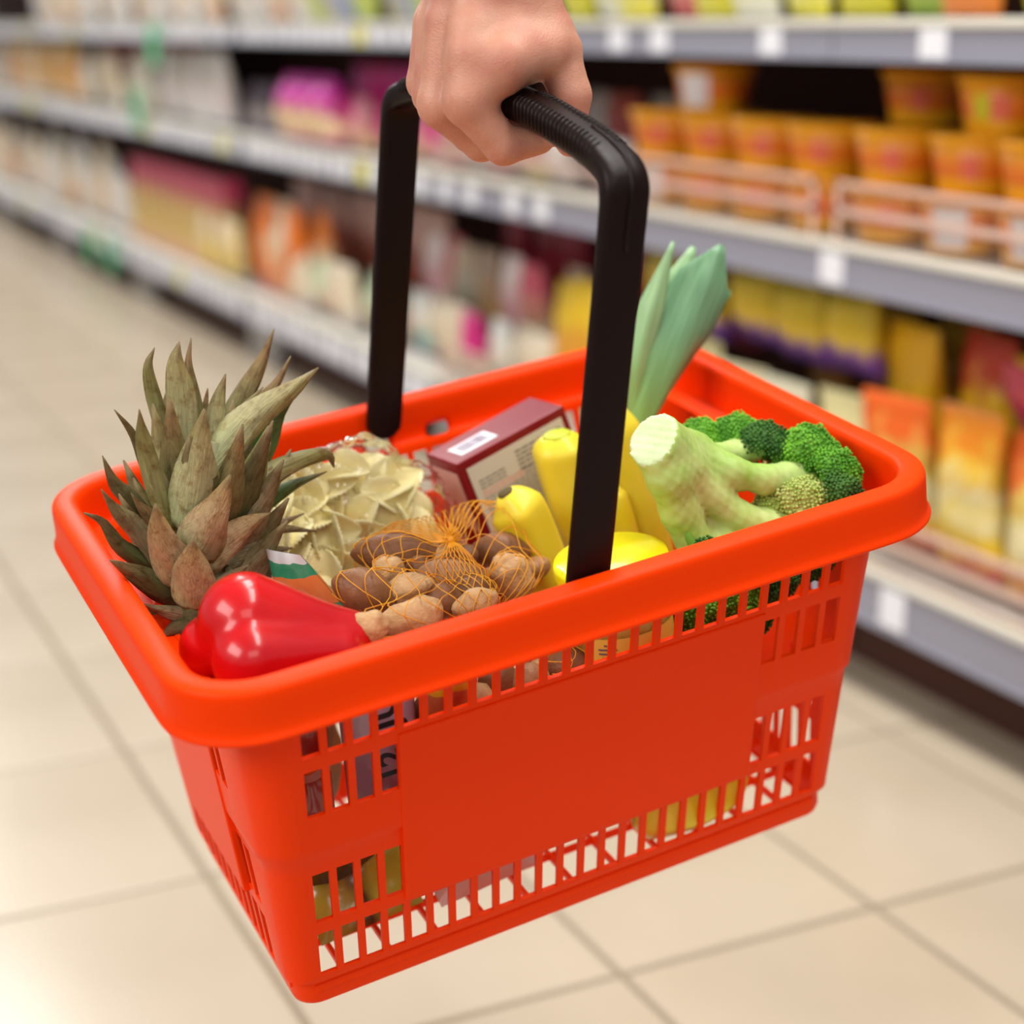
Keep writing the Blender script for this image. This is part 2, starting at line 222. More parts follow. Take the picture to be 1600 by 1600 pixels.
PEPC = [[-0.1741, -0.08, -0.0218], [-0.1291, -0.1, -0.0292]]
# ---------------- floor ----------------
m_grout = P('grout', (.30, .24, .17), .8)
m_tile = P('floor_tile', (.50, .415, .305), .20, .5, col2=(.56, .47, .355), nscale=2.5)
fb = MB().box(-6, 6, -4, 20, -.06, -.002).build('floor', m_grout); tag(fb, 'cream ceramic tiled shop floor with grey-brown joints', kind='structure')
tile = MB().box(-.1503, .1503, -.185, .185, -.01, 0)
tme = None
for i in range(7):
    for j in range(40):
        if tme is None: t0 = tile.build('tile', m_tile, parent=fb, bevel=.0015, seg=1); tme = t0.data; t = t0
        else: t = t0.copy(); COL.objects.link(t)
        t.location = (-.168 + .1545 + .309 * i, .174 + .189 + .378 * j - .378, 0)
# ---------------- shelving ----------------
m_rail = P('shelf_rail_grey', (.31, .31, .37), .4)
m_deck = P('shelf_deck', (.62, .60, .57), .4)
m_lip = P('rail_lip_cream', (.75, .72, .62), .35)
m_back = P('shelf_back_brown', (.075, .028, .018), .7)
m_tagw = P('price_tag_white', (.86, .87, .92), .5)
m_tagy = P('price_tag_yellow', (.85, .78, .12), .5)
m_tagg = P('tag_green', (.12, .55, .27), .5)
m_fence = P('shelf_fence', (.70, .50, .42), .3)
m_clear = film_mat('clear_guard', (1, .98, .96), .08, .1, milky=.02, bump=0)
XS = 1.42
units = [(.61, 1.935), (1.94, 3.265), (3.27, 4.595), (4.6, 5.925), (5.93, 7.255), (7.26, 8.585), (8.59, 9.915), (9.92, 11.25)]
where = ['nearest at the right edge of the picture, holding orange tubs', 'beside the basket, second from the right', 'behind the raised basket handle', 'left of the hand', 'fourth back from the basket', 'far down the aisle on the left', 'second from the far end', 'at the far left end of the aisle']
tags_right = {0.88: [(2.512), (2.381), (2.077), (1.728), 1.3], .585: [1.91, 2.781, 2.899, 3.084, 3.207], .15: [1.736, 2.2, 2.5]}
for ui, (y0, y1) in enumerate(units):
    u = thing('shelving_unit', 'grey metal shop shelving unit ' + where[ui], 'shelving', Matrix.Translation((XS, y0, 0)))
    Lh = y1 - y0
    bp = MB().box(.5, .53, 0, Lh, 0, 2.0).build('back_panel', m_back, parent=u)
    kk = MB().box(.09, .11, 0.0, Lh, 0, .13).build('kick_board', m_back, parent=u)
    for s in (() if ui < 2 else (.04, Lh - .08)): MB().box(.035, .075, s, s + .04, 0, .13).build('foot', m_deck, parent=u, bevel=.003)
    for zt, zb in ((.192, .112), (.621, .557), (.911, .857), (1.26, 1.2)):  # topmost shelf is out of view, added to block light above the goods
        sh = MB().box(.004, .5, 0, Lh, zt - .03, zt - .006).build('shelf_board', m_deck, parent=u)
        r = MB().box(-.004, .004, 0, Lh, zb + .004, zt - .012).build('price_rail', m_rail, parent=sh, bevel=.002)
        MB().box(-.008, .012, 0, Lh, zt - .012, zt).build('rail_lip', m_lip, parent=sh, bevel=.002)
        MB().box(-.008, .006, 0, Lh, zb, zb + .006).build('lower_lip', m_rail, parent=sh)
        if zt > 1: continue
        zc = (zt + zb) / 2 - .004; hh = (zt - zb) * .33
        ys = []
        for k_, L_ in tags_right.items():
            if abs(k_ - zc) < .03: ys += [(t, .05) for t in L_ if y0 < t < y1]
        yy = max(y0, 3.25) + .03
        while yy < y1 - .05:
            ys.append((yy + .03, .058)); yy += rng.uniform(.07, .10) if yy < 7 else .11
        for t, wd in ys:
            mm = m_tagy if rng.rand() < .06 and t > 3.3 else m_tagw
            MB().box(-.0075, -.0045, t - y0 - wd / 2, t - y0 + wd / 2, zc - hh, zc + hh).build('price_tag', mm, parent=sh)
    if ui < 2:
        for zf, hf in ((.623, .078), (.194, .075)):
            g = MB()
            g.box(-.002, .002, .02, Lh - .02, zf + .004, zf + hf)
            gd = g.build('guard', m_clear, parent=u)
            h2 = MB()
            for q, qh in ((hf - .006, .007), (hf * .5 - .004, .009)): h2.box(-.004, .001, .02, Lh - .02, zf + q, zf + q + qh)
            for yq in (.02, Lh - .03): h2.box(-.004, .001, yq, yq + .008, zf, zf + hf)
            h2.build('guard_frame', m_fence, parent=gd)
for (y_, z_, q) in ((5.373, .845, 'under the top rail'), (5.616, .645, 'on the middle rail'), (6.447, .115, 'lower left above the floor'), (6.095, .12, 'lower right above the floor')):
    o = MB().box(-.045, -.04, -.05, .05, -.062, .062).build('hanging_tag', m_tagg, bevel=.01, mw=Matrix.Translation((XS + .02, y_, z_)))
    tag(o, 'pale green promotional tag hanging from the shelf, ' + q, 'tag')
# ---------------- goods on the shelves ----------------
def bands(name, cols, rough=.35):
    n = len(cols); return ramp_mat(name, 2, [(i / n, c) for i, c in enumerate(cols)] + [(1, cols[-1])], rough=rough, nscale=26, namt=.75, interp='LINEAR', gen=True)
def bag_mesh(name, w, h, d, mat, seed):
    """pillow bag: sealed flat top and bottom, puffed middle, crimped seals"""
    v = []; f = []; nu, nv = 16, 12; r = random.Random(seed)
    for j in range(nv + 1):
        t = j / nv; z = t * h; puff = max(.04, math.sin(math.pi * min(1, max(0, (t - .0) / .93))) ** .55) if .02 < t < .93 else .05
        ww = w * (.5 + .03 * math.cos(6 * t))
        for i in range(nu):
            a = 2 * math.pi * i / nu; c, s_ = math.cos(a), math.sin(a)
            x = d * .5 * puff * (abs(c) ** .8) * (1 if c > 0 else -1); y = ww * (abs(s_) ** .7) * (1 if s_ > 0 else -1)
            n_ = noise.noise(Vector((x * 22 + seed, y * 22, z * 22))) * .012
            v.append((x + n_ * puff, y + n_, z))
    for j in range(nv):
        for i in range(nu): f.append((j * nu + i, j * nu + (i + 1) % nu, (j + 1) * nu + (i + 1) % nu, (j + 1) * nu + i))
    f.append(tuple(range(nu))[::-1]); f.append(tuple(nv * nu + i for i in range(nu)))
    return mesh(name, v, f, mat)
def tub_meshes():
    body, fb_ = tube([(0, 0, 0), (0, 0, .002), (0, 0, .035), (0, 0, .066)], [.050, .052, .058, .064], 28)
    lid, fl_ = tube([(0, 0, .064), (0, 0, .066), (0, 0, .073), (0, 0, .0735), (0, 0, .071)], [.066, .068, .068, .064, .062], 28)
    return body, fb_, lid, fl_
YEL, ORA, REDO, CRM, WHT, PNK, MAG = (.80, .42, .01), (.78, .22, .01), (.55, .03, .005), (.78, .66, .48), (.8, .76, .74), (.75, .3, .35), (.62, .02, .2)
# orange tubs
mt_body = ramp_mat('tub_print', 2, [(0, (.82, .40, .01)), (.020, (.82, .40, .01)), (.022, (.72, .14, .01)), (.045, (.78, .22, .01)), (.066, (.85, .42, .01))], .35, nscale=26, namt=.025, coat=.2)
mt_lid = P('tub_lid_orange', (.85, .36, .01), .35)
m_label = P('tub_label_white', (.75, .73, .76), .5)
m_pink = P('tub_print_pink', (.74, .16, .10), .5); m_lime = P('tub_print_lime', (.55, .50, .02), .5)
bv, bf, lv, lf = tub_meshes()
me_b = mesh('tub_body', bv, bf, mt_body); me_l = mesh('tub_lid', lv, lf, mt_lid)
def patch(name, a0, a1, z0, z1, m, r0=.0525, off=.0006):
    v = []; f = []; n = 8
    for i in range(n + 1):
        a = a0 + (a1 - a0) * i / n
        for z in (z0, z1):
            r = (.052 + .012 * z / .066) + off; v.append((r * math.cos(a), r * math.sin(a), z))
    for i in range(n): f.append((2 * i, 2 * i + 2, 2 * i + 3, 2 * i + 1))
    return mesh(name, v, f, m)
A_ = math.radians(208)
pm_lab = patch('tub_label', A_ - .5, A_ + .35, .008, .060, m_label); pm_pk = patch('print_spot', A_ - .02, A_ + .34, .02, .05, m_pink); pm_lm = patch('print_panel', A_ - .45, A_ - .05, .02, .05, m_lime)
def tub(x, y, z, label, white=False, spots=True):
    t = thing('food_tub', label, 'tub', Matrix.Translation((x, y, z)), 'orange food tubs on the middle shelf')
    link('tub_body', me_b, t); link('tub_lid', me_l, t)
    if white: link('tub_label', pm_lab, t)
    elif spots: link('print_spot', pm_pk, t)
    if 'lime' in label: link('print_panel', pm_lm, t)
    return t
front_ys = [1.30, 1.45, 1.60, 1.745, 1.89, 2.05, 2.20, 2.345, 2.49]
nm = ['first', 'second', 'third', 'fourth', 'fifth', 'sixth', 'seventh', 'eighth', 'ninth']
for i, y in enumerate(front_ys):
    tub(1.505, y, .622, 'orange tub in the bottom layer behind the shelf guard, %s from the right' % nm[i], white=i in (2, 3, 8))
    if i != 0: tub(1.507 + .004 * (i % 2), y + .006 * (i % 3 - 1), .696, 'orange tub in the second layer resting on a guarded tub, %s from the right' % nm[i])
for i, (x, y, wh) in enumerate([(1.53, 2.40, True), (1.60, 1.955, False), (1.53, 1.715, False), (1.535, 1.58, False)]):
    tub(x, y, .770, ['orange tub with large white label on top of the stack beside the handle', 'dark orange tub set back alone on top of the stack', 'orange tub with red and lime print topmost near the right edge', 'orange tub topmost cut by the right edge'][i], white=wh)
tub(1.66, 2.18, .622, 'dim orange tub standing deep in the shelf', spots=False); tub(1.66, 1.75, .622, 'dim orange tub deep in the shelf behind the right stack', spots=False)
vari = {}
def bag(x, y, z, w, h, d, cols, label, group, lean=0, yaw=0, cat='bag', name='snack_bag'):
    key = (tuple(cols), round(w, 2), round(h, 2))
    if key not in vari: vari[key] = bag_mesh(name, w, h, d, bands('bag_print', cols), len(vari) * 3.1)
    o = link(name, vari[key], mw=Matrix.Translation((x, y, z)) @ Euler((0, lean, yaw)).to_matrix().to_4x4())
    return tag(o, label, cat, group)
LB = .194
PALEY, OLIVE, PURP, TAN, TEAL, GOLD, DRED = (.85, .72, .25), (.42, .30, .02), (.16, .05, .35), (.55, .33, .12), (.15, .5, .45), (.62, .42, .10), (.28, .01, .03)
YB = (.85, .55, .01)
# bottom shelf, right-hand part: yellow snack bags in rows
k = 0
def pile(ys, x, z, w, h, colsets, label, group, lean=-.15, jy=.006, yaw=.2):
    for i, y in enumerate(ys): bag(x + rng.uniform(-.015, .015), y + rng.uniform(-jy, jy), z + rng.uniform(0, .02), w, h, .055, colsets[i % len(colsets)], label, group, lean + rng.uniform(-.1, .1), rng.uniform(-yaw, yaw))
pile((1.40, 1.53, 1.66, 1.79), 1.485, LB, .116, .225, [[(.60, .03, .08), YB, (.80, .62, .12), (.85, .76, .42), (.85, .55, .05), (.8, .25, .01)], [(.55, .03, .06), (.8, .5, .02), (.85, .8, .5), (.8, .62, .12), (.75, .12, .01)]], 'large yellow cream bag, front row, bottom shelf', 'front row of yellow snack bags')
pile((1.93, 2.06, 2.19, 2.32, 2.45), 1.485, LB, .114, .205, [[(.6, .40, .05), (.75, .5, .02), (.8, .6, .05), (.8, .72, .35)], [(.6, .5, .3), (.7, .6, .3), (.75, .70, .5)], [(.75, .45, .02), (.7, .5, .03), (.85, .75, .45)]], 'olive yellow bag, front row behind the basket rim', 'front row of olive snack bags')
pile((1.46, 1.60, 1.74, 1.88), 1.58, LB + .10, .12, .20, [[YB, (.7, .25, .01), YB, (.45, .04, .01)], [(.5, .05, .01), YB, (.7, .38, .01)]], 'golden orange bag, second row, bottom shelf', 'second row of golden snack bags')
pile((1.99, 2.12, 2.25, 2.38, 2.51), 1.53, LB + .205, .12, .135, [[PURP, (.22, .08, .34), (.74, .50, .02), (.6, .40, .01), (.40, .32, .02)]], 'yellow bag with violet lower band, second row', 'second row of yellow and violet bags')
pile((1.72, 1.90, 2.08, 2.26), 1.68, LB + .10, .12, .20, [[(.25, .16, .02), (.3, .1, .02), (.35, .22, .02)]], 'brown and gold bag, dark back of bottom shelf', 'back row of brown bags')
pile((1.45, 1.58), 1.53, LB + .215, .11, .10, [[(.6, .03, .12), MAG, (.5, .05, .08)]], 'crimson pack lying above the yellow bags', 'crimson packs at the right edge', -.6)
pile((2.60, 2.70, 2.80), 1.485, LB, .09, .25, [[(.8, .45, .01), YB, (.75, .28, .02), YB]], 'bright yellow orange bag between leek and handle', 'bright yellow bags behind the handle', -.08, .004, .15)
# bottom shelf behind the handle: mixed pale bags
def rowfill(y0, y1, step, x, z, w, h, d, colsets, labels, group, jx=.02, jh=.0, **kw):
    y = y0; i = 0; w = min(w, step * .80); d = min(d, .06); group0 = group
    while y < y1:
        cs = colsets[i % len(colsets)]
        bag(x + rng.uniform(-jx, jx), y, z, w, h + (i % 3) * jh, d, cs, labels[i % len(labels)], group + ', kind %s' % 'abcdef'[i % len(labels)] if len(labels) > 1 else group, -.1 + rng.uniform(-.08, .08), rng.uniform(-.09, .09), **kw); y += step * rng.uniform(.9, 1.1); i += 1
rowfill(2.88, 3.6, .105, 1.50, LB, .11, .14, .07, [[CRM, (.8, .70, .45), CRM], [(.7, .45, .2), TAN, CRM, CRM], [WHT, TEAL, CRM, (.75, .75, .7)], [CRM, (.8, .6, .45), MAG, MAG]],
        ['cream bag on the bottom shelf behind the far rim', 'tan and cream bag on the bottom shelf behind the far rim', 'white and teal bag on the bottom shelf behind the far rim', 'cream bag with crimson top on the bottom shelf behind the far rim'], 'pale bags behind the far rim')
rowfill(2.86, 3.7, .12, 1.60, LB + .08, .11, .17, .07, [[TAN, TAN, (.35, .25, .18)], [(.5, .3, .2), (.3, .35, .28), (.45, .35, .25)], [CRM, (.7, .45, .25), (.6, .1, .15)], [WHT, PNK, (.8, .7, .68)]],
        ['tan bag in the second row seen through the handle', 'grey-green bag in the second row seen through the handle', 'cream bag with red corner in the second row seen through the handle', 'white and pink bag in the second row seen through the handle'], 'second row bags seen through the handle')
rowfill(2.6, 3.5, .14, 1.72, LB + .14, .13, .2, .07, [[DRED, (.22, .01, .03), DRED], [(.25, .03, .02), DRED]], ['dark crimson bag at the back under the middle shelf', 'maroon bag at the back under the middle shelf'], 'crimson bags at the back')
rowfill(3.68, 4.25, .11, 1.49, LB, .11, .15, .07, [[CRM, (.75, .35, .25), CRM], [(.75, .78, .6), CRM, (.6, .75, .5)], [WHT, CRM, CRM]], ['cream and salmon bag left of the far handle leg', 'pale green bag left of the far handle leg', 'white bag left of the far handle leg'], 'bags left of the far handle leg')
rowfill(4.15, 4.78, .13, 1.50, LB, .13, .26, .07, [[(.8, .30, .12), (.85, .20, .02), (.85, .75, .5), (.85, .22, .02)], [(.85, .16, .01), (.85, .2, .02)], [(.8, .5, .3), (.85, .25, .04), CRM]],
        ['orange bag with cream centre on the bottom shelf left of the handle', 'plain bright orange bag on the bottom shelf left of the handle', 'salmon and cream bag on the bottom shelf left of the handle'], 'orange bags left of the handle')
rowfill(3.7, 4.7, .14, 1.64, LB + .08, .13, .22, .07, [[(.35, .08, .03), (.3, .04, .02), (.5, .3, .25)]], ['brown bag in the second row behind the orange bags'], 'brown bags behind the orange ones')
rowfill(4.8, 5.2, .1, 1.49, LB, .10, .17, .07, [[CRM, GOLD, (.8, .62, .3)], [(.75, .65, .1), (.8, .6, .1), CRM]], ['cream and gold bag beside the gold boxes', 'yellow bag beside the gold boxes'], 'gold bags beside the boxes')
# gold boxes with pink top
def boxgood(x, y, z, w, h, d, cols, label, group, name='food_box'):
    key = ('b', tuple(cols), w, h)
    if key not in vari:
        b = MB().box(-d / 2, d / 2, -w / 2, w / 2, 0, h); vari[key] = mesh(name, b.v, b.f, bands('box_print', cols), smooth=False)
    return tag(link(name, vari[key], mw=Matrix.Translation((x, y, z)) @ Euler((0, 0, rng.uniform(-.05, .05))).to_matrix().to_4x4()), label, 'box', group)
for i in range(9): boxgood(1.50, 5.0 + i * .125, LB, .11, .27, .06, [(.75, .35, .2), (.72, .50, .15), (.65, .42, .10), (.70, .46, .14), (.65, .06, .15)], 'golden food box with pink top edge on the bottom shelf at the left', 'golden boxes with pink tops')
rowfill(6.2, 8.6, .15, 1.50, LB, .14, .2, .08, [[CRM, WHT, (.85, .8, .7)], [WHT, (.82, .8, .78)], [CRM, (.8, .35, .12), CRM], [(.75, .7, .6), CRM]],
        ['cream white bag on the bottom shelf far left', 'white bag on the bottom shelf far left', 'cream bag with orange print on the bottom shelf far left', 'beige bag on the bottom shelf far left'], 'far bags on the bottom shelf', jh=.05)
rowfill(8.6, 11, .18, 1.50, LB, .15, .24, .08, [[CRM, (.8, .7, .6)], [WHT, CRM, (.8, .45, .2)]], ['cream bag at the far end of the bottom shelf', 'white and orange bag at the far end of the bottom shelf'], 'bags at the far end, bottom shelf')
# middle shelf, left of the tubs
MB_ = .623
rowfill(2.62, 3.3, .1, 1.50, MB_, .10, .09, .06, [[CRM, (.8, .75, .7)], [(.8, .5, .5), PNK, WHT], [WHT, (.75, .72, .7)], [(.8, .7, .2), CRM, PNK]],
        ['cream pack under the hand on the middle shelf', 'pink and white pack under the hand on the middle shelf', 'white pack under the hand on the middle shelf', 'yellow and pink pack under the hand on the middle shelf'], 'small packs under the hand')
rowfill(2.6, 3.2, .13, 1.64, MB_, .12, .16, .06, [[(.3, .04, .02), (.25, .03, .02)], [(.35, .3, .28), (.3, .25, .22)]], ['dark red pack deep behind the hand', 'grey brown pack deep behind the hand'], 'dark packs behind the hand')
rowfill(3.3, 4.0, .11, 1.50, MB_, .10, .12, .07, [[PNK, (.85, .55, .4), MAG], [(.8, .6, .5), (.75, .1, .3), MAG], [(.85, .65, .3), (.8, .4, .3), PNK]],
        ['pink and peach pack beside the far handle leg', 'magenta and peach pack beside the far handle leg', 'peach and rose pack beside the far handle leg'], 'pink packs beside the far handle leg')
rowfill(3.4, 4.2, .12, 1.62, MB_, .12, .19, .07, [[MAG, (.5, .01, .2)], [(.45, .02, .25), MAG]], ['tall magenta bag in the second row', 'purple magenta bag in the second row'], 'magenta bags in the second row')
for i in range(3): bag(1.47, 4.02 + .13 * i, MB_, .12, .16, .09, [(.75, .12, .4), (.85, .65, .35), (.85, .65, .35), (.6, .02, .35), (.6, .02, .35)], 'magenta bag with cream label in front, left of the handle', 'magenta bags with cream label', 0, 0)
for i in range(3): bag(1.52, 4.50 + .12 * i, MB_, .09, .13, .06, [(.25, .18, .3), (.5, .42, .35), (.1, .07, .1)], 'small dark pack with cream band in the gap', 'small dark packs in the gap', 0, 0)
rowfill(4.95, 5.6, .14, 1.50, MB_, .15, .21, .09, [[WHT, (.85, .72, .72), (.8, .75, .72)], [(.75, .73, .72), WHT, (.55, .5, .45)]], ['white and pale pink bag on the middle shelf', 'white grey bag on the middle shelf'], 'white pink bags on the middle shelf')
rowfill(5.75, 6.8, .14, 1.50, MB_, .13, .19, .08, [[CRM, (.82, .78, .66), (.8, .74, .62)], [(.8, .76, .68), CRM]], ['cream bag in front of the dark red row', 'beige bag in front of the dark red row'], 'cream bags before the dark red row')
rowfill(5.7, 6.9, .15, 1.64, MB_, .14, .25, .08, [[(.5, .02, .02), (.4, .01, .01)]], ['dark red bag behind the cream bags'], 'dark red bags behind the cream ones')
rowfill(6.9, 8.3, .15, 1.50, MB_, .14, .22, .08, [[(.8, .35, .3), (.85, .45, .05), (.8, .3, .1), (.85, .5, .15)], [CRM, (.85, .5, .12), (.85, .55, .2)], [WHT, CRM]], ['orange and red bag at the left on the middle shelf', 'cream orange bag at the left on the middle shelf', 'white cream bag at the left on the middle shelf'], 'far bags on the middle shelf')
rowfill(8.4, 11, .18, 1.50, MB_, .15, .22, .08, [[CRM, WHT], [WHT, (.7, .65, .6)]], ['cream bag at the far end of the middle shelf', 'white bag at the far end of the middle shelf'], 'bags at the far end, middle shelf')
# top shelf (only the feet of the goods show)
TB = .913
rowfill(1.25, 2.1, .12, 1.50, TB, .11, .2, .07, [[(.65, .6, .02), (.8, .75, .1)], [(.7, .2, .02), (.8, .3, .05)], [(.25, .4, .03), (.7, .65, .1)]], ['lime yellow bag on the top shelf at the right', 'orange red bag on the top shelf at the right', 'green and yellow bag on the top shelf at the right'], 'top shelf bags at the right')
rowfill(2.1, 2.9, .12, 1.50, TB, .11, .2, .07, [[(.75, .68, .02), (.85, .85, .6)], [(.8, .78, .7), (.7, .7, .1)], [(.65, .6, .02), (.8, .75, .1)], [(.6, .05, .06), (.7, .6, .5)]], ['yellow bag on the top shelf right of the hand', 'white yellow bag on the top shelf right of the hand', 'lime bag on the top shelf right of the hand', 'red bag on the top shelf right of the hand'], 'top shelf bags right of the hand')
rowfill(3.2, 4.3, .12, 1.50, TB, .11, .2, .07, [[(.28, .33, .5), (.5, .5, .65)], [(.6, .55, .3), (.45, .4, .55)], [(.5, .6, .1), (.6, .65, .2)]], ['blue grey bag on the top shelf left of the hand', 'beige violet bag on the top shelf left of the hand', 'leaf green bag on the top shelf left of the hand'], 'top shelf bags left of the hand')
rowfill(4.3, 7.5, .16, 1.50, TB, .14, .2, .07, [[WHT, CRM], [(.8, .45, .3), CRM], [(.75, .72, .68), WHT]], ['white bag on the top shelf far left', 'peach bag on the top shelf far left', 'grey white bag on the top shelf far left'], 'top shelf bags far left')
# ---------------- shopping basket ----------------
m_red = P('basket_plastic', (.97, .048, .0004), .40, .10, bump=.05, bscale=900)
m_blk = P('handle_plastic', (.009, .0028, .0022), .42, .22, bump=.08, bscale=300)
def ring(a, b, r, z, xs, ys, cs=7):
    """points round a rounded rectangle, half sizes a x b, with fixed stations xs / ys on the straights"""
    out = []; xe = xs; ye = ys
    for x in xe: out.append((x, -b, z))
    for i in range(1, cs + 1): t = math.pi / 2 * i / (cs + 1); out.append((a - r + r * math.sin(t), -b + r - r * math.cos(t), z))
    for y in ye: out.append((a, y, z))
    for i in range(1, cs + 1): t = math.pi / 2 * i / (cs + 1); out.append((a - r + r * math.cos(t), b - r + r * math.sin(t), z))
    for x in xe[::-1]: out.append((x, b, z))
    for i in range(1, cs + 1): t = math.pi / 2 * i / (cs + 1); out.append((-a + r - r * math.sin(t), b - r + r * math.cos(t), z))
    for y in ye[::-1]: out.append((-a, y, z))
    for i in range(1, cs + 1): t = math.pi / 2 * i / (cs + 1); out.append((-a + r - r * math.cos(t), -b + r - r * math.sin(t), z))
    return out
basket = thing('shopping_basket', 'orange-red plastic shopping basket full of food, held by its black handle', 'basket', BM)
# rim: a sheet swept round the top, hollow underneath
prof = [(-.0032, -.0300, 0), (-.0036, -.0285, 0), (-.003, -.0268, 0), (-.0008, -.0252, 0), (-.0004, -.012, 0), (0, -.0035, 0), (.0008, -.0012, 0), (.0026, 0, 0), (.0075, .0008, 0), (.0135, .0006, 0), (.0162, -.0008, 0), (.0175, -.0040, 0),
        (.0180, -.010, 0), (.0184, -.0185, 0), (.0190, -.0275, 0), (.0205, -.0295, 0), (.0235, -.0302, .9)]
xs0 = [-.19, -.15, -.10, -.05, -.0130, .0010, .0335, .0475, .08, .12, .16, .19]; ys0 = [-.1244, -.09, -.045, 0, .045, .09, .1244]
v = []; n0 = None
for k, (o, z, e) in enumerate(prof):
    a, b, r = .24 - o, .1744 - o, max(.05 - o, .02)
    if e: a = .2085 - .0026; b = .1510 - .0026; r = .026
    pts = ring(a, b, r, z, xs0, ys0); n0 = len(pts); v += pts
f = []
nx = len(xs0); back0 = nx + 7 + len(ys0) + 7
for k in range(len(prof) - 1):
    for i in range(n0):
        j = (i + 1) % n0
        hole = k in (13, 14) and (i in (4, 6) or i - back0 in (nx - 2 - 4, nx - 2 - 6))
        if hole: continue
        f.append((k * n0 + i, k * n0 + j, (k + 1) * n0 + j, (k + 1) * n0 + i))
o = link('rim', mesh('rim', v, f, m_red), basket); mod(o, 'SOLIDIFY', thickness=.0022, offset=-1)
mod(o, 'SUBSURF', levels=1, render_levels=1)
# body walls with real slots
pit = .01483; bar = .0043
xs = [-.1795]
for c in range(24): x0 = -.178 + c * pit; xs += [x0 + bar / 2, x0 + pit - bar / 2]
xs.append(.1795)
ys = [-.0842]
for c in range(11): y0 = -.0816 + c * pit; ys += [y0 + bar / 2, y0 + pit - bar / 2]
ys.append(.0842)
def dims(z, upper):
    t = (z + .03) / (-.238 + .03)
    a = .2085 + (.1985 - .2085) * t; b = .1510 + (.1085 - .1510) * t
    if not upper: a -= .0030; b -= .0022
    return a, b
lv = [(-.0300, 1), (-.0360, 1), (-.0660, 1), (-.0760, 1), (-.1100, 1), (-.1330, 1), (-.1385, 1), (-.1425, 0), (-.1550, 0), (-.1940, 0), (-.2030, 0), (-.2380, 0)]
v = []; rows = []
for z, up in lv:
    a, b = dims(z, up); pts = ring(a, b, min(a - .1796, b - .0843, .026), z, xs, ys); v += pts; rows.append(z)
a, b = dims(-.238, 0)
for o_, z in ((.0005, -.2415), (.0045, -.2465), (.0045, -.258), (.0055, -.2615), (.0085, -.2630)):
    v += ring(a - o_, b - o_, .0150, z, [max(-a + o_ + .0151, min(a - o_ - .0151, x)) for x in xs], [max(-b + o_ + .0151, min(b - o_ - .0151, y)) for y in ys]); rows.append(z)
n0 = len(ring(a, b, .01, 0, xs, ys)); f = []
nxs, nys = len(xs), len(ys)
def colof(i):
    """(side, slot column or None) of the face strip starting at ring vertex i"""
    seg = [(nxs, 'long'), (7, 'c'), (nys, 'short'), (7, 'c'), (nxs, 'long'), (7, 'c'), (nys, 'short'), (7, 'c')]; s = 0
    for L_, nme in seg:
        if i < s + L_:
            if nme == 'c' or i == s + L_ - 1: return nme, None
            k = i - s; return nme, ((k - 1) // 2 if k % 2 == 1 else None)
        s += L_
for k in range(len(rows) - 1):
    for i in range(n0):
        side, c = colof(i)
        if c is not None:
            n_ = 24 if side == 'long' else 11; edge = (c < 4 or c >= 20) if side == 'long' else (c < 2 or c >= 9)
            if k in (1, 10) or (k in (3, 8) and edge): continue
        j = (i + 1) % n0; f.append((k * n0 + i, k * n0 + j, (k + 1) * n0 + j, (k + 1) * n0 + i)[::-1])
o = link('slotted_wall', mesh('slotted_wall', v, f, m_red, smooth=True), basket); mod(o, 'SOLIDIFY', thickness=.0028, offset=1 if 0 else -1)
mod(o, 'BEVEL', width=.0006, segments=2, limit_method='ANGLE', angle_limit=.7)
for s, e in (('long', 1), ('long', -1), ('short', 1), ('short', -1)):
    z0, z1 = -.0695, -.1995; a0, b0 = dims(z0, 1); a1, b1 = dims(z1, 1); h = .1205 if s == 'long' else .0555; g = MB(); n_ = 6
    p0 = b0 if s == 'long' else a0; p1 = b1 if s == 'long' else a1
    if s == 'long': q = [(-h, -e * (p0 + .0011), z0), (h, -e * (p0 + .0011), z0), (h, -e * (p1 + .0011), z1), (-h, -e * (p1 + .0011), z1), (-h, -e * (p0 - .002), z0), (h, -e * (p0 - .002), z0), (h, -e * (p1 - .005), z1), (-h, -e * (p1 - .005), z1)]
    else: q = [(-e * (p0 + .0011), -h, z0), (-e * (p0 + .0011), h, z0), (-e * (p1 + .0011), h, z1), (-e * (p1 + .0011), -h, z1), (-e * (p0 - .002), -h, z0), (-e * (p0 - .002), h, z0), (-e * (p1 - .005), h, z1), (-e * (p1 - .005), -h, z1)]
    me = mesh('smooth_panel', q, [(0, 1, 2, 3), (7, 6, 5, 4), (0, 4, 5, 1), (1, 5, 6, 2), (2, 6, 7, 3), (3, 7, 4, 0)], m_red, smooth=False, recalc=True)
    o = link('smooth_panel', me, basket); mod(o, 'BEVEL', width=.0012, segments=2)
g = MB(); ga, gb = dims(-.238, 0); ga -= .004; gb -= .004; zg = -.2475
yy = [-gb + .001 + (2 * gb - .002) * i / 5 for i in range(6)]; xx = [-ga + .001 + (2 * ga - .002) * i / 12 for i in range(13)]
for i, y in enumerate(yy): e_ = .012 if i in (0, 5) else 0; g.box(-ga + e_, ga - e_, y - .0014, y + .0014, zg - .005, zg)
for i, x in enumerate(xx): e_ = .012 if i in (0, 12) else 0; g.box(x - .0014, x + .0014, -gb + e_, gb - e_, zg - .0046, zg + .0004)
g.build('base_grid', m_red, parent=basket, bevel=.0005, seg=1)
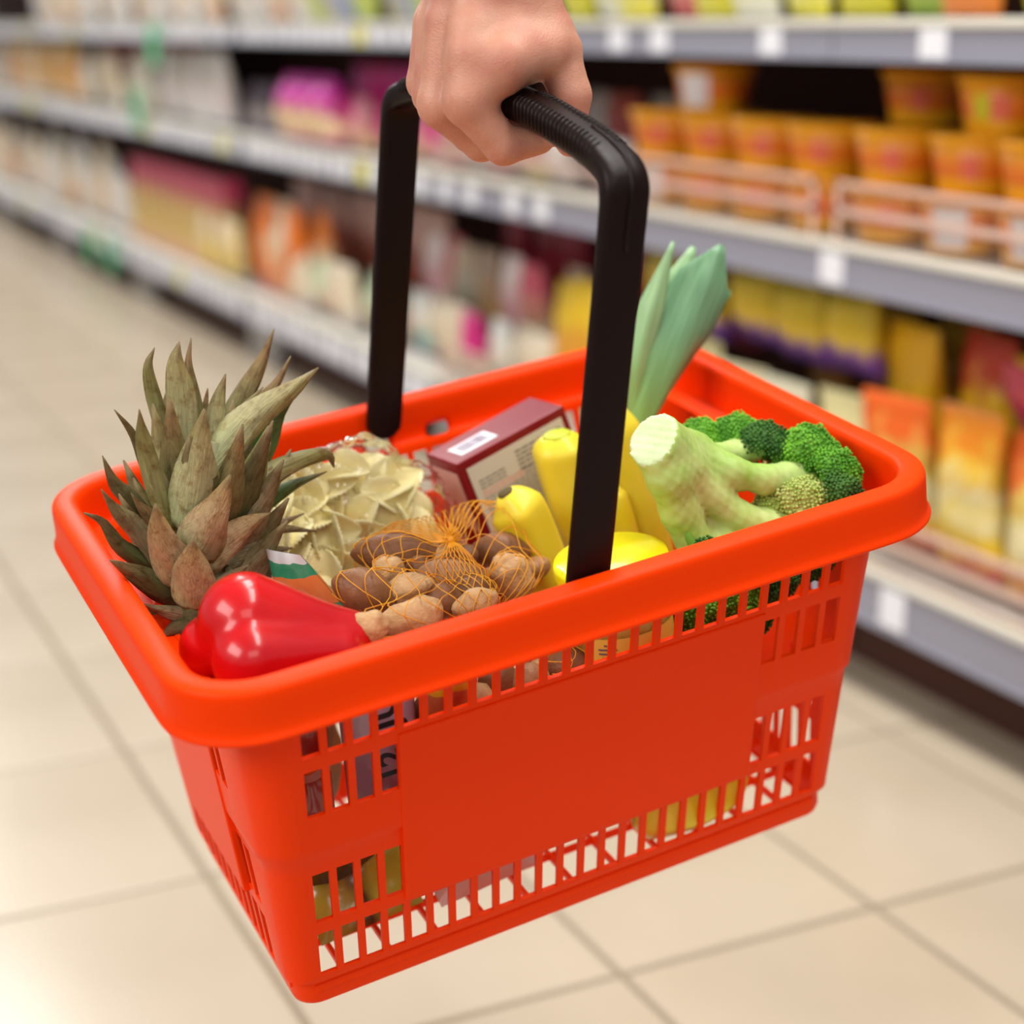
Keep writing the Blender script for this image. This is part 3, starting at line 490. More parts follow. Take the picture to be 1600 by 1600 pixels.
# handle
def hx(z): return .0005 + .185 * z
def sec(w, t, n=20, e=4):
    out = []
    for i in range(n):
        a = 2 * math.pi * i / n + math.pi / n; c, s_ = math.cos(a), math.sin(a)
        out.append((abs(c) ** (2 / e) * w / 2 * (1 if c > 0 else -1), abs(s_) ** (2 / e) * t / 2 * (1 if s_ > 0 else -1)))
    return out
kp = [(-.1505, -.0200, .006, .008), (-.1505, -.0182, .015, .0085), (-.1505, -.0145, .0215, .0088), (-.1505, -.010, .0255, .009), (-.1505, .02, .0262, .009), (-.1500, .10, .0264, .009), (-.1500, .17, .0268, .0095), (-.1498, .196, .0268, .011),
      (-.1482, .2070, .0262, .0145), (-.1425, .2135, .0250, .0160), (-.1300, .2180, .0236, .0165), (-.115, .2215, .0225, .0165), (-.09, .2250, .0220, .0165), (-.05, .2295, .0218, .0165), (0, .2320, .0218, .0165)]
path = kp + [(-y, z, w, t) for y, z, w, t in kp[:-1][::-1]]
sp = spline([(y, z, w) for y, z, w, t in path], 130); sp2 = spline([(t, 0, 0) for y, z, w, t in path], 130)
v = []; f = []; NS = 20
for i in range(130):
    y, z, w = sp[i]; t = sp2[i][0]; p = Vector((hx(z), y, z)); k0, k1 = max(i - 1, 0), min(i + 1, 129)
    tg = Vector((hx(sp[k1][1]) - hx(sp[k0][1]), sp[k1][0] - sp[k0][0], sp[k1][1] - sp[k0][1])).normalized()
    u = Vector((1, 0, .185)); u = (u - tg * u.dot(tg)); 
    u = Vector((.983, 0, .18)) if abs(tg.y) > .7 else Vector((.983, 0, -.18)) if False else u
    u = Vector((1, 0, 0)); u = (u - tg * u.dot(tg)).normalized(); n_ = tg.cross(u)
    for (a, b) in sec(max(w, .002), t): v.append(p + u * a + n_ * b)
for i in range(129):
    for j in range(NS): f.append((i * NS + j, i * NS + (j + 1) % NS, (i + 1) * NS + (j + 1) % NS, (i + 1) * NS + j))
f.append(tuple(range(NS))[::-1]); f.append(tuple(129 * NS + j for j in range(NS)))
hd = link('handle', mesh('handle', v, f, m_blk, recalc=True), basket); tag(hd, 'black plastic swing handle')
g = MB()
for sgn in (-1, 1):
    y = .036
    while y < .128:
        z = float(np.interp(y, [0, .05, .09, .115, .13], [.2320, .2295, .2250, .2215, .218])); x = hx(z)
        for side in (-1, 1):
            pts = [(x + side * .0035, sgn * y, z + .0084), (x + side * .0075, sgn * (y + .0010), z + .0080), (x + side * .0102, sgn * (y + .0018), z + .0058), (x + side * .0110, sgn * (y + .0022), z + .001), (x + side * .0108, sgn * (y + .0022), z - .004)]
            g.tube(pts, [.0007, .0011, .0012, .0011, .0006], 6)
        y += .0046
tag(g.build('grip_ridges', m_blk, smooth=True, parent=hd), kind='stuff')
g = MB()
for s in (-1, 1):
    for q in (.001,):
        pts = [(hx(z) + q, s * (yy_), z) for yy_, z in ((.1546, .175), (.1556, .195), (.1550, .209), (.1465, .2200), (.131, .2262), (.108, .2308))]
        g.tube(spline(pts, 24), .0016, 6)
tag(g.build('moulded_line', m_blk, smooth=True, parent=hd), kind='stuff')
for s in (-1, 1):
    vv, ff = tube([(-.002, s * .1585, -.012), (-.002, s * .150, -.012)], .006, 16); link('pivot_pin', mesh('pivot_pin', vv, ff, m_blk), basket)

# ---------------- hand ----------------
FING = [[(.022, -.012, .274), (.0105, -.0235, .2370), (.028, -.0285, .2105), (.0500, -.0300, .2110)],
        [(.016, .008, .276), (.0040, .000, .2330), (.026, -.003, .2085), (.046, -.004, .2105)],
        [(.018, .026, .274), (.0080, .020, .2360), (.028, .018, .2095), (.046, .018, .2110)],
        [(.022, .043, .272), (.0115, .0385, .2400), (.030, .037, .2120), (.044, .037, .2120)]]
FR = [(.0125, .0128, .0108, .0090), (.0125, .0125, .0106, .0088), (.0118, .0116, .0100, .0085), (.0110, .0105, .0090, .0076)]
def hand_sdf(Q):
    dF = None
    for c, r in zip(FING, FR):
        d = None
        for i in range(3):
            e = cap(Q, c[i], c[i + 1], r[i], r[i + 1]); d = e if d is None else smin(d, e, .003)
        dF = d if dF is None else smin(dF, d, .0012)
    palm = [((.088, .044, .64), (.060, .026, .44), .043, .033), ((.060, .026, .44), (.044, .014, .335), .033, .0255), ((.044, .014, .335), (.026, -.008, .276), .021, .0125), ((.044, .014, .335), (.022, .010, .279), .020, .0125), ((.044, .014, .335), (.023, .027, .277), .020, .012),
            ((.044, .016, .335), (.026, .042, .275), .020, .0112), ((.052, .0, .330), (.064, -.018, .268), .021, .0155), ((.040, .010, .292), (.042, .030, .268), .024, .020), ((.048, -.004, .29), (.046, -.008, .272), .020, .0165), ((.030, -.012, .272), (.060, -.018, .268), .0130, .0140),
            ((.016, -.020, .262), (.036, -.034, .2585), .0125, .0115), ((.036, -.034, .2590), (.062, -.031, .2590), .0110, .0125), ((.022, -.016, .254), (.036, -.018, .254), .0135, .0125), ((.036, -.020, .2535), (.050, -.022, .2535), .0125, .0115), ((.012, -.026, .242), (.028, -.030, .2500), .0110, .0115), ((.030, .02, .262), (.044, -.02, .262), .018, .016)]
    dP = None
    for a, b, ra, rb in palm:
        e = cap(Q, a, b, ra, rb); dP = e if dP is None else smin(dP, e, .010)
    th = smin(cap(Q, (.066, -.021, .266), (.0705, -.0345, .2330), .0150, .0115), cap(Q, (.0705, -.0345, .2330), (.0665, -.0370, .2075), .0112, .0088), .003)
    d = smin(dF, dP, .0075); d = smin(d, th, .0030)
    # knuckle heads and tendons
    for c, s in (((.0715, -.0285, .258), .0098), ((.0105, -.0225, .2385), .0128), ((.0040, .001, .2355), .0122)):
        d = smin(d, np.linalg.norm(Q - np.array(c), axis=1) - s, .004)
    # the hollow in the fist that the grip fills
    yv = np.abs(Q[:, 1]); zc = np.interp(yv, [0, .05, .09, .115, .14], [.2320, .2295, .2250, .2215, .214]); xc = .0005 + .185 * zc
    dg = np.maximum(np.abs(Q[:, 0] - xc) - .0105, np.abs(Q[:, 2] - zc) - .0078) 
    return np.maximum(d, -dg)
V_, F_ = surfnet(hand_sdf, (-.02, -.065, .185), (.145, .10, .61), .0017)
m_skin, N, L, b = new_mat('skin')
b.inputs['Roughness'].default_value = .48; b.inputs['Subsurface Weight'].default_value = .35; b.inputs['Subsurface Radius'].default_value = (.012, .004, .002); b.inputs['Subsurface Scale'].default_value = 1
tc = N.new('ShaderNodeTexCoord'); n1 = N.new('ShaderNodeTexNoise'); n1.inputs['Scale'].default_value = 38; n1.inputs['Detail'].default_value = 3
r = N.new('ShaderNodeValToRGB'); r.color_ramp.elements[0].position = .35; r.color_ramp.elements[1].position = .68; r.color_ramp.elements[0].color = (.66, .33, .22, 1); r.color_ramp.elements[1].color = (.56, .22, .15, 1)
n2 = N.new('ShaderNodeTexVoronoi'); n2.inputs['Scale'].default_value = 900; n3 = N.new('ShaderNodeTexNoise'); n3.inputs['Scale'].default_value = 160
mm = N.new('ShaderNodeMath'); mm.operation = 'ADD'; bp = N.new('ShaderNodeBump'); bp.inputs['Strength'].default_value = .18; bp.inputs['Distance'].default_value = .0012
L.new(tc.outputs['Object'], n1.inputs['Vector']); L.new(tc.outputs['Object'], n2.inputs['Vector']); L.new(tc.outputs['Object'], n3.inputs['Vector'])
L.new(n1.outputs['Fac'], r.inputs['Fac']); L.new(r.outputs['Color'], b.inputs['Base Color']); L.new(n2.outputs['Distance'], mm.inputs[0]); L.new(n3.outputs['Fac'], mm.inputs[1]); L.new(mm.outputs[0], bp.inputs['Height']); L.new(bp.outputs['Normal'], b.inputs['Normal'])
hand = link('hand', mesh('hand', V_, F_, m_skin, recalc=True), mw=BM); tag(hand, 'bare hand closed round the black basket grip, fingers curled under it', 'hand')
mod(hand, 'SMOOTH', factor=.5, iterations=4)
m_nail = P('nail', (.80, .42, .33), .25)
nb, nf = blob(14, 8)
for c, R_, s in (((.0705, -.0445, .2085), (.25, .1, .2), (.0052, .0022, .0065)),):
    o = link('thumbnail', mesh('thumbnail', nb * np.array(s), nf, m_nail), hand); o.matrix_world = at(*c, R_)

# ---------------- pineapple ----------------
def tone(name, base, tip, mid=None):
    m = ramp_mat(name, 1, [(0, base), (.45, mid or base), (.82, tip), (1, (.22, .15, .07))], rough=.5, spec=.3, nscale=3, namt=.3)
    N, L = m.node_tree.nodes, m.node_tree.links; b = N['Principled BSDF']; tc = N.new('ShaderNodeTexCoord'); mp = N.new('ShaderNodeMapping'); mp.inputs['Scale'].default_value = (60, 3, 60)
    n = N.new('ShaderNodeTexNoise'); n.inputs['Scale'].default_value = 1; n.inputs['Detail'].default_value = 5; bp = N.new('ShaderNodeBump'); bp.inputs['Strength'].default_value = .5; bp.inputs['Distance'].default_value = .002
    L.new(tc.outputs['Object'], mp.inputs[0]); L.new(mp.outputs[0], n.inputs['Vector']); L.new(n.outputs['Fac'], bp.inputs['Height']); L.new(bp.outputs['Normal'], b.inputs['Normal'])
    src = b.inputs['Base Color'].links[0].from_socket; n2 = N.new('ShaderNodeTexNoise'); n2.inputs['Scale'].default_value = 9; n2.inputs['Detail'].default_value = 6; n2.inputs['Roughness'].default_value = .7
    r = N.new('ShaderNodeValToRGB'); r.color_ramp.elements[0].position = .50; r.color_ramp.elements[1].position = .68; r.color_ramp.elements[0].color = (1, 1, 1, 1); r.color_ramp.elements[1].color = (.62, .46, .34, 1)
    r2 = N.new('ShaderNodeValToRGB'); r2.color_ramp.elements[0].position = .3; r2.color_ramp.elements[1].position = .7; r2.color_ramp.elements[0].color = (.72, .72, .68, 1); r2.color_ramp.elements[1].color = (1.1, 1.1, 1.0, 1)
    L.new(tc.outputs['Object'], n2.inputs['Vector']); L.new(n2.outputs['Fac'], r.inputs['Fac']); L.new(n.outputs['Fac'], r2.inputs['Fac'])
    x = N.new('ShaderNodeMix'); x.data_type = 'RGBA'; x.blend_type = 'MULTIPLY'; x.inputs['Factor'].default_value = 1; y = N.new('ShaderNodeMix'); y.data_type = 'RGBA'; y.blend_type = 'MULTIPLY'; y.inputs['Factor'].default_value = 1
    L.new(src, x.inputs['A']); L.new(r.outputs['Color'], x.inputs['B']); L.new(x.outputs['Result'], y.inputs['A']); L.new(r2.outputs['Color'], y.inputs['B']); L.new(y.outputs['Result'], b.inputs['Base Color'])
    return m
TONES = {'olive': tone('leaf_olive', (.27, .29, .10), (.22, .19, .06), (.30, .28, .12)), 'pale': tone('leaf_pale', (.42, .46, .24), (.32, .25, .10), (.42, .38, .20)), 'brown': tone('leaf_brown', (.20, .18, .07), (.26, .15, .06)),
         'dark': tone('leaf_dark', (.11, .11, .04), (.16, .10, .04)), 'dusky': tone('leaf_dusky', (.27, .26, .13), (.19, .14, .06), (.30, .24, .14)), 'green': tone('leaf_green', (.12, .24, .05), (.13, .14, .05), (.08, .17, .035)), 'red': tone('leaf_red', (.36, .38, .19), (.36, .22, .09), (.43, .28, .15))}
def ribbon(name, pts, wid, mat, cup=.25, taper=True, twist=0, thick=.0009, parent=None, wavy=0, seed=0, wprof=None, ns=16):
    """leaf blade: cupped cross-section, own v coordinate stored along object y by an orienting frame"""
    C_ = spline(pts, ns); v = []; f = []; m_ = 7
    Lh = [0]
    for i in range(1, ns): Lh.append(Lh[-1] + float(np.linalg.norm(C_[i] - C_[i - 1])))
    # object frame: y from base to tip scaled so that the ramp runs 0..1 along it
    base = Vector(C_[0]); ydir = (Vector(C_[-1]) - base); sc = ydir.length; ydir.normalize(); xdir = ydir.cross(VIEW).normalized(); zdir = xdir.cross(ydir)
    M = Matrix(((xdir.x * sc, ydir.x * sc, zdir.x * sc, base.x), (xdir.y * sc, ydir.y * sc, zdir.y * sc, base.y), (xdir.z * sc, ydir.z * sc, zdir.z * sc, base.z), (0, 0, 0, 1))); Mi = M.inverted()
    for i in range(ns):
        t = i / (ns - 1); k0, k1 = max(i - 1, 0), min(i + 1, ns - 1); tg = Vector(C_[k1] - C_[k0]).normalized(); s_ = tg.cross(VIEW).normalized(); n_ = s_.cross(tg)
        a = twist * (t - .3) + wavy * math.sin(7 * t + seed); s2 = s_ * math.cos(a) + n_ * math.sin(a); n2 = n_ * math.cos(a) - s_ * math.sin(a)
        if wprof: w_ = float(np.interp(t, np.linspace(0, 1, len(wprof)), wprof)) / 2
        else: w_ = wid / 2 * float(np.interp(t, (0, .12, .28, .45, .6, .75, .87, .95, 1), (.78, .95, 1, .88, .68, .43, .23, .10, .02)))
        for j in range(m_):
            q = j / (m_ - 1) * 2 - 1; p = Vector(C_[i]) + s2 * (q * w_) + n2 * (-cup * w_ * (1 - q * q) * 2 * -1 if cup < 0 else cup * w_ * (1 - abs(q) ** 1.3) * 1.7) + n2 * (w_ * .10 * math.sin(9 * t + q * 5 + seed))
            v.append(Mi @ p)
    for i in range(ns - 1):
        for j in range(m_ - 1): f.append((i * m_ + j, i * m_ + j + 1, (i + 1) * m_ + j + 1, (i + 1) * m_ + j))
    o = link(name, mesh(name, v, f, mat), parent)
    if parent is not None: o.matrix_parent_inverse = Matrix(); o.matrix_local = M
    mod(o, 'SOLIDIFY', thickness=thick / sc, offset=0)
    return o
pine = thing('pineapple', 'pineapple with a dry spiky grey-green crown standing in the left end of the basket', 'pineapple', BM)
for i, (pts, wd, tn) in enumerate(LEAVES):
    ribbon('crown_leaf', pts, wd * 1.16, TONES[tn], cup=.42, twist=random.uniform(-.45, .45), wavy=.22, seed=i, parent=pine)
cb, ct = Vector(CROWN_BASE), Vector(CROWN_TOP); ax = (ct - cb).normalized(); sx = ax.cross(Vector((0, 1, 0))).normalized(); sy = ax.cross(sx)
for i in range(46):   # the inner and rear rosette
    t = i / 46; ph = i * 2.399; d = sx * math.cos(ph) + sy * math.sin(ph)
    if d.dot(VIEW) > .45 and t < .8: continue
    b0 = cb + ax * (.005 + .06 * t) + d * .012; sl = .6 - .42 * t; ln = .055 + .035 * random.random()
    p1 = b0 + d * (.018 * sl + .008) + ax * ln * .35; p2 = p1 + d * ln * sl * .5 + ax * ln * .5
    ribbon('crown_leaf', [tuple(b0), tuple(p1), tuple(p2)], .020 + .006 * random.random(), TONES[random.choice(['olive', 'dark', 'dusky', 'pale', 'brown'])], cup=.5, seed=i, parent=pine, ns=9)
vv, ff = tube([tuple(cb - ax * .015), tuple(cb + ax * .02), tuple(cb + ax * .06), tuple(ct)], [.022, .018, .011, .004], 14); link('crown_core', mesh('crown_core', vv, ff, TONES['dusky']), pine)
v, f = blob(64, 40); vb = []
pb = Vector((-.150, .036, -.145)); pax = (cb - pb).normalized(); psx = pax.cross(Vector((0, 1, 0))).normalized(); psy = pax.cross(psx)
for p in v:
    th = math.atan2(p[1], p[0]); zz = math.asin(max(-1, min(1, p[2]))) 
    e1 = math.cos(8 * th + 7 * zz * 1.0); e2 = math.cos(8 * th - 7 * zz * 1.0); k = 1 + .05 * (max(0, e1) * max(0, e2)) * math.cos(zz); r_ = .043 * k
    vb.append(pb + psx * (p[0] * r_) + psy * (p[1] * r_) + pax * (p[2] * .088))
link('fruit_body', mesh('fruit_body', vb, f, P('pineapple_skin', (.30, .14, .03), .55, col2=(.16, .10, .03), nscale=60, bump=.5, bscale=120)), pine)

# ---------------- red pepper ----------------
m_pep = P('pepper_skin', (.60, .003, .004), .27, .45, col2=(.46, .002, .006), nscale=18, coat=.35, sss=.12, ssr=(.01, .001, .001))
def pep_sdf(Q):
    d = None
    for a_, b_, ra, rb in PEPL:
        e = cap(Q, a_, b_, ra, rb); d = e if d is None else smin(d, e, .0045)
    core = cap(Q, PEPC[0], PEPC[1], .022, .016); d = smin(d, core, .010)
    return d
V_, F_ = surfnet(pep_sdf, (-.225, -.145, -.085), (-.085, -.02, .03), .0017)
pep = thing('red_pepper', 'glossy red bell pepper lying in the front left corner of the basket', 'pepper', BM)
o = link('flesh', mesh('flesh', V_, F_, m_pep, recalc=True), pep); mod(o, 'SMOOTH', factor=.5, iterations=8)
vv, ff = tube([(-.190, -.060, -.030), (-.200, -.052, -.029), (-.204, -.046, -.026)], [.0075, .0045, .0055], 10); link('stem', mesh('stem', vv, ff, P('pepper_stem', (.10, .22, .03), .5)), pep)

# ---------------- boxed packet ----------------
BR = Matrix(((0.9742, -0.0737, -0.2131, .0133), (0.102, 0.9869, 0.1251, .0609), (0.2011, -0.1436, 0.969, -.0145), (0, 0, 0, 1)))
m_dred = P('carton_dark_red', (.20, .004, .012), .30, .3, coat=.1)
m_paper = P('carton_print_cream', (.60, .54, .44), .5); m_ink = P('print_grey', (.20, .17, .15), .6); m_pinkink = P('print_faded_red', (.70, .28, .22), .6)
bx = thing('food_carton', 'dark red cardboard food box leaning against the far wall of the basket', 'box', BM @ BR)
wB, tB, hB = .0895, .046, .168
MB().box(0, wB, 0, tB, -hB, 0).build('carton', m_dred, parent=bx, bevel=.0012)
def flat(name, q, m, par): return link(name, mesh(name, q, [(0, 1, 2, 3)], m, smooth=False), par)
pn = MB().box(.006, wB - .005, -.0005, 0.0002, -.158, -.0065).build('text_panel', m_paper, parent=bx)
g = MB(); g2 = MB(); yq = -.0007
rr = random.Random(5)
for r_ in range(46):
    z = -.019 - r_ * .0027
    x = .011
    if r_ < 3: segs = [(.011, .032)]; 
    else: segs = [(.011, wB - .011 - rr.uniform(0, .01))]
    for a_, b_ in segs:
        x = a_
        while x < b_:
            l_ = rr.uniform(.0015, .0055); (g2 if (r_ in (3, 4, 13, 14) and x < .04) else g).box(x, min(x + l_, b_), yq, 0, z, z + .0009); x += l_ + .0009
for r_ in range(5):
    z = -.013 - r_ * .0032; x = .043
    while x < wB - .012: l_ = rr.uniform(.002, .006); g.box(x, x + l_, yq, 0, z, z + .0013); x += l_ + .001
g.build('print_lines', m_ink, parent=pn); g2.build('red_print', m_pinkink, parent=pn)
lb = MB().box(.010, .040, .009, .030, 0, .0005).build('barcode_label', P('label_white', (.80, .76, .80), .5), parent=bx)
g = MB(); x = .014
m_bar = P('barcode_ink', (.18, .14, .20), .5)
while x < .036: l_ = rr.choice([.0004, .0006, .001]); g.box(x, x + l_, .013, .027, 0, .0007); x += l_ + rr.choice([.0005, .0009])
g.build('barcode', m_bar, parent=lb)
MB().box(-.0004, 0, .004, tB - .005, -.052, -.008).build('side_label', P('side_label', (.72, .45, .38), .5), parent=bx)

# ---------------- bananas ----------------
m_ban = P('banana_skin', (.80, .60, .012), .38, .4, col2=(.84, .68, .06), nscale=22, sss=.15, ssr=(.01, .008, .002), bump=.08, bscale=150)
m_tip = P('banana_tip', (.10, .07, .02), .7); m_gtip = P('banana_green_neck', (.50, .56, .03), .45)
def banana(pts, R_, label, tipm=m_tip, spin=0, tipn=.30, blunt=.55):
    o = thing('banana', label, 'banana', BM, 'bananas standing in the middle of the basket')
    n_ = 34; C_ = spline(pts, n_); rad = []
    for i in range(n_):
        t = i / (n_ - 1); rad.append(R_ * (tipn + (1 - tipn) * min(1, (t / .16)) ** .75) * (1 if t < .7 else 1 - .75 * ((t - .7) / .3) ** 1.5))
    v, f = tube([tuple(p) for p in C_], rad, 30, spin=spin)
    k = 30
    for i in range(n_):
        for j in range(k):
            a = 2 * math.pi * j / k; fac = 1 - .11 * (0.5 - .5 * math.cos(5 * a)) ** .7; c = Vector(C_[i]); v[i * k + j] = c + (Vector(v[i * k + j]) - c) * fac
    link('peel', mesh('peel', v, f, m_ban), o)
    d = (Vector(C_[0]) - Vector(C_[2])).normalized(); c0 = Vector(C_[0])
    vv, ff = tube([tuple(c0 - d * .0012), tuple(c0 + d * .0006), tuple(c0 + d * .0014)], [R_ * tipn * 1.0, R_ * tipn * .93, R_ * tipn * blunt], 14); link('tip', mesh('tip', vv, ff, tipm), o)
    return o
banana([(.0205, .0, -.0145), (.028, -.002, -.030), (.036, -.006, -.062), (.044, -.012, -.10), (.052, -.02, -.15), (.062, -.03, -.20)], .0190, 'banana with black tip standing left of the near handle leg', spin=.3)
banana([(.0745, .030, .0015), (.076, .029, -.012), (.082, .026, -.045), (.092, .02, -.085), (.102, .01, -.14), (.108, .0, -.19)], .0200, 'banana with blunt green-yellow tip just left of the near handle leg, behind the other', m_gtip, .2, .50, .8)
banana([(.119, .040, .004), (.122, .036, -.015), (.128, .028, -.055), (.131, .018, -.10), (.130, .008, -.16), (.125, .0, -.2)], .0185, 'banana right of the near handle leg, beneath the broccoli stem', m_gtip, .8, .6)
banana([(.104, .022, -.040), (.106, .015, -.06), (.110, .006, -.1), (.112, -.005, -.15)], .0125, 'slim banana side just showing right of the handle leg above the yellow lid', m_gtip, .1, .5)
banana([(.055, -.078, -.2275), (.070, -.084, -.2285), (.095, -.088, -.2275), (.120, -.084, -.224), (.142, -.072, -.215)], .0185, 'banana lying on the floor of the basket, seen through the lowest front slots', m_gtip, .5, .5)
# ---------------- jar ----------------
jar = thing('glass_jar', 'glass jar with a round bright yellow screw lid beside the near handle leg', 'jar', at(.0470, -.100, -.1265, (-.03, -.05, 0)))
v, f = tube([(0, 0, .084), (0, 0, .0855), (0, 0, .0965), (0, 0, .0990), (0, 0, .0998), (0, 0, .0990), (0, 0, .0972), (0, 0, .0966)], [.0335, .0350, .0352, .0344, .0325, .0308, .0296, .001], 48)
link('lid', mesh('lid', v, f, P('lid_yellow', (.86, .72, .004), .28, coat=.3, sss=.1, ssr=(.01, .01, .001))), jar)
v, f = tube([(0, 0, 0), (0, 0, .001), (0, 0, .006), (0, 0, .060), (0, 0, .070), (0, 0, .078), (0, 0, .086)], [.024, .029, .0335, .0338, .0325, .0300, .0300], 40)
link('glass_body', mesh('glass_body', v, f, P('jar_glass', (.95, .93, .88), .03, trans=1)), jar)
v, f = tube([(0, 0, .003), (0, 0, .006), (0, 0, .060), (0, 0, .069), (0, 0, .072)], [.024, .0315, .0318, .030, .001], 36)
link('contents', mesh('contents', v, f, P('honey', (.70, .32, .03), .25, col2=(.8, .55, .12), nscale=90)), jar)
v = []; f = []
for i in range(17):
    a = -2.7 + i * .12
    for z in (.018, .062): v.append((.0342 * math.cos(a), .0342 * math.sin(a), z))
for i in range(16): f.append((2 * i, 2 * i + 2, 2 * i + 3, 2 * i + 1))
jl = link('paper_label', mesh('paper_label', v, f, P('jar_label', (.78, .55, .08), .5)), jar)
g = MB()
for r_ in range(14):
    z = .021 + r_ * .0028; v4 = []
    for i in range(7):
        a = -2.55 + i * .055 + (.1 if r_ > 9 else 0)
        v4 += [(.0346 * math.cos(a), .0346 * math.sin(a), z), (.0346 * math.cos(a), .0346 * math.sin(a), z + .0012)]
    g.add(v4, [(2 * i, 2 * i + 2, 2 * i + 3, 2 * i + 1) for i in range(6) if rr.random() > .15])
g.build('label_print', m_bar, parent=jl)
# ---------------- broccoli ----------------
B_ = BROC
def stalk_sdf(Q):
    segs = [('cut', 'a1', .0158, .0140), ('cut', 'b1', .0150, .0120), ('a1', 'a2', .0135, .0105), ('a2', 'a3', .0105, .0095), ('a3', 'a4', .0095, .012), ('b1', 'b2', .0118, .0095), ('b2', 'b3', .0095, .0085), ('b3', 'b4', .0085, .012),
            ('cut', 'c1', .0150, .0135), ('c1', 'c2', .0130, .0112), ('c2', 'c3', .0115, .0115), ('c3', 'c4', .0115, .014), ('a1', 'd1', .012, .0095), ('d1', 'd2', .0095, .0085), ('d2', 'd3', .0085, .012), ('b1', 'e1', .0085, .006), ('e1', 'e2', .0065, .010),
            ('a4', 'h7', .008, .006), ('a4', 'h6', .007, .005), ('b4', 'h3', .007, .006), ('b4', 'h5', .006, .005), ('e1', 'h2', .005, .006)]
    d = None
    for a, b, ra, rb in segs:
        e = cap(Q, B_[a], B_[b], ra, rb); d = e if d is None else smin(d, e, .0055)
    # flat oblique knife cut at the butt
    c = np.array(B_['cut']); n_ = np.array((-.66, -.14, .74)); n_ /= np.linalg.norm(n_)
    d = np.maximum(d, (Q - c - n_ * .003) @ n_)
    return d + .0006 * np.sin(Q[:, 0] * 900 + Q[:, 1] * 400) * np.sin(Q[:, 2] * 700)
broc = thing('broccoli', 'head of broccoli with pale cut stalk, florets filling the right end of the basket', 'broccoli', BM)
V_, F_ = surfnet(stalk_sdf, (.055, -.155, -.10), (.215, .0, .065), .0016)
m_stalk = P('broccoli_stalk', (.30, .50, .07), .42, col2=(.52, .64, .22), nscale=34, sss=.25, ssr=(.006, .008, .002), bump=.25, bscale=120)
m_cut = P('broccoli_cut', (.56, .68, .34), .45, col2=(.66, .74, .46), nscale=60, sss=.25, ssr=(.006, .008, .003), bump=.2, bscale=200)
me = mesh('stalk', V_, F_, mats=[m_stalk, m_cut], recalc=True)
cn = Vector((-.66, -.14, .74)).normalized(); cc = Vector(B_['cut']) + cn * .003
for p in me.polygons:
    if abs((p.center - cc).dot(cn)) < .0012 and p.normal.dot(cn) > .7 and (p.center - cc).length < .024: p.material_index = 1
so = link('stalk', me, broc); mod(so, 'SMOOTH', factor=.5, iterations=3)
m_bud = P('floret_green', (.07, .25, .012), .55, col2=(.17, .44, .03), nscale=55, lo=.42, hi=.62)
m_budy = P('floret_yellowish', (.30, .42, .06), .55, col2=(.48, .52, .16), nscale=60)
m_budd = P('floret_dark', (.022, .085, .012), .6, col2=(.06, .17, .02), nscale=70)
t_ = (1 + 5 ** .5) / 2
ICO = np.array([(-1, t_, 0), (1, t_, 0), (-1, -t_, 0), (1, -t_, 0), (0, -1, t_), (0, 1, t_), (0, -1, -t_), (0, 1, -t_), (t_, 0, -1), (t_, 0, 1), (-t_, 0, -1), (-t_, 0, 1)]) / math.hypot(1, t_)
ICF = np.array([(0, 11, 5), (0, 5, 1), (0, 1, 7), (0, 7, 10), (0, 10, 11), (1, 5, 9), (5, 11, 4), (11, 10, 2), (10, 7, 6), (7, 1, 8), (3, 9, 4), (3, 4, 2), (3, 2, 6), (3, 6, 8), (3, 8, 9), (4, 9, 5), (2, 4, 11), (6, 2, 10), (8, 6, 7), (9, 8, 1)])
def floret(c, r, ax, m, seed, squash=(1, 1, 1)):
    R_ = np.random.RandomState(seed); ax = Vector(ax).normalized(); n = int(2.6 * (r / .0013) ** 2); pts = []
    for i in range(n):
        z = 1 - (i + R_.uniform(-6, 7)) / n * 1.45; z = min(z, 1); ph = i * 2.39996 + R_.uniform(-.05, .05); s_ = math.sqrt(max(0, 1 - z * z)); pts.append((s_ * math.cos(ph), s_ * math.sin(ph), z))
    pts = np.array(pts); q = ax.to_track_quat('Z', 'Y').to_matrix(); pts = pts @ np.array(q).T
    k = np.array([1 + .16 * noise.noise(Vector(p) * 2.6 + Vector((seed, 0, 0))) + .07 * noise.noise(Vector(p) * 7 + Vector((0, seed, 0))) for p in pts])
    P_ = np.array(c) + pts * (r * k)[:, None] * np.array(squash)
    br = .00115 * R_.uniform(.7, 1.25, n)
    v = (P_[:, None, :] + ICO[None] * br[:, None, None]).reshape(-1, 3); f = (ICF[None] + 12 * np.arange(n)[:, None, None]).reshape(-1, 3)
    bv, bf = blob(20, 12); bk = np.array([1 + .16 * noise.noise(Vector(p) * 2.6 + Vector((seed, 0, 0))) for p in bv]); cut = bv @ np.array(ax)
    b2 = np.array(c) + bv * (r * .95 * bk * np.where(cut < -.35, .45, 1))[:, None] * np.array(squash)
    vv = np.vstack([v, b2]); ff = [tuple(x) for x in f] + [tuple(i + len(v) for i in q_) for q_ in bf]
    return link('floret', mesh('floret', vv, ff, m), broc)
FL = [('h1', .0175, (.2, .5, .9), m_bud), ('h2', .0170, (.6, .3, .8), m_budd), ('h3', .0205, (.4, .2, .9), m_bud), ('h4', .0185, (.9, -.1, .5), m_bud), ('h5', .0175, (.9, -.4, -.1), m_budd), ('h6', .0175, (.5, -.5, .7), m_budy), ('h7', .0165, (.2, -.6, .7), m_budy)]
for i, (k, r, a, m) in enumerate(FL): floret(B_[k], r, a, m, i * 7 + 1)
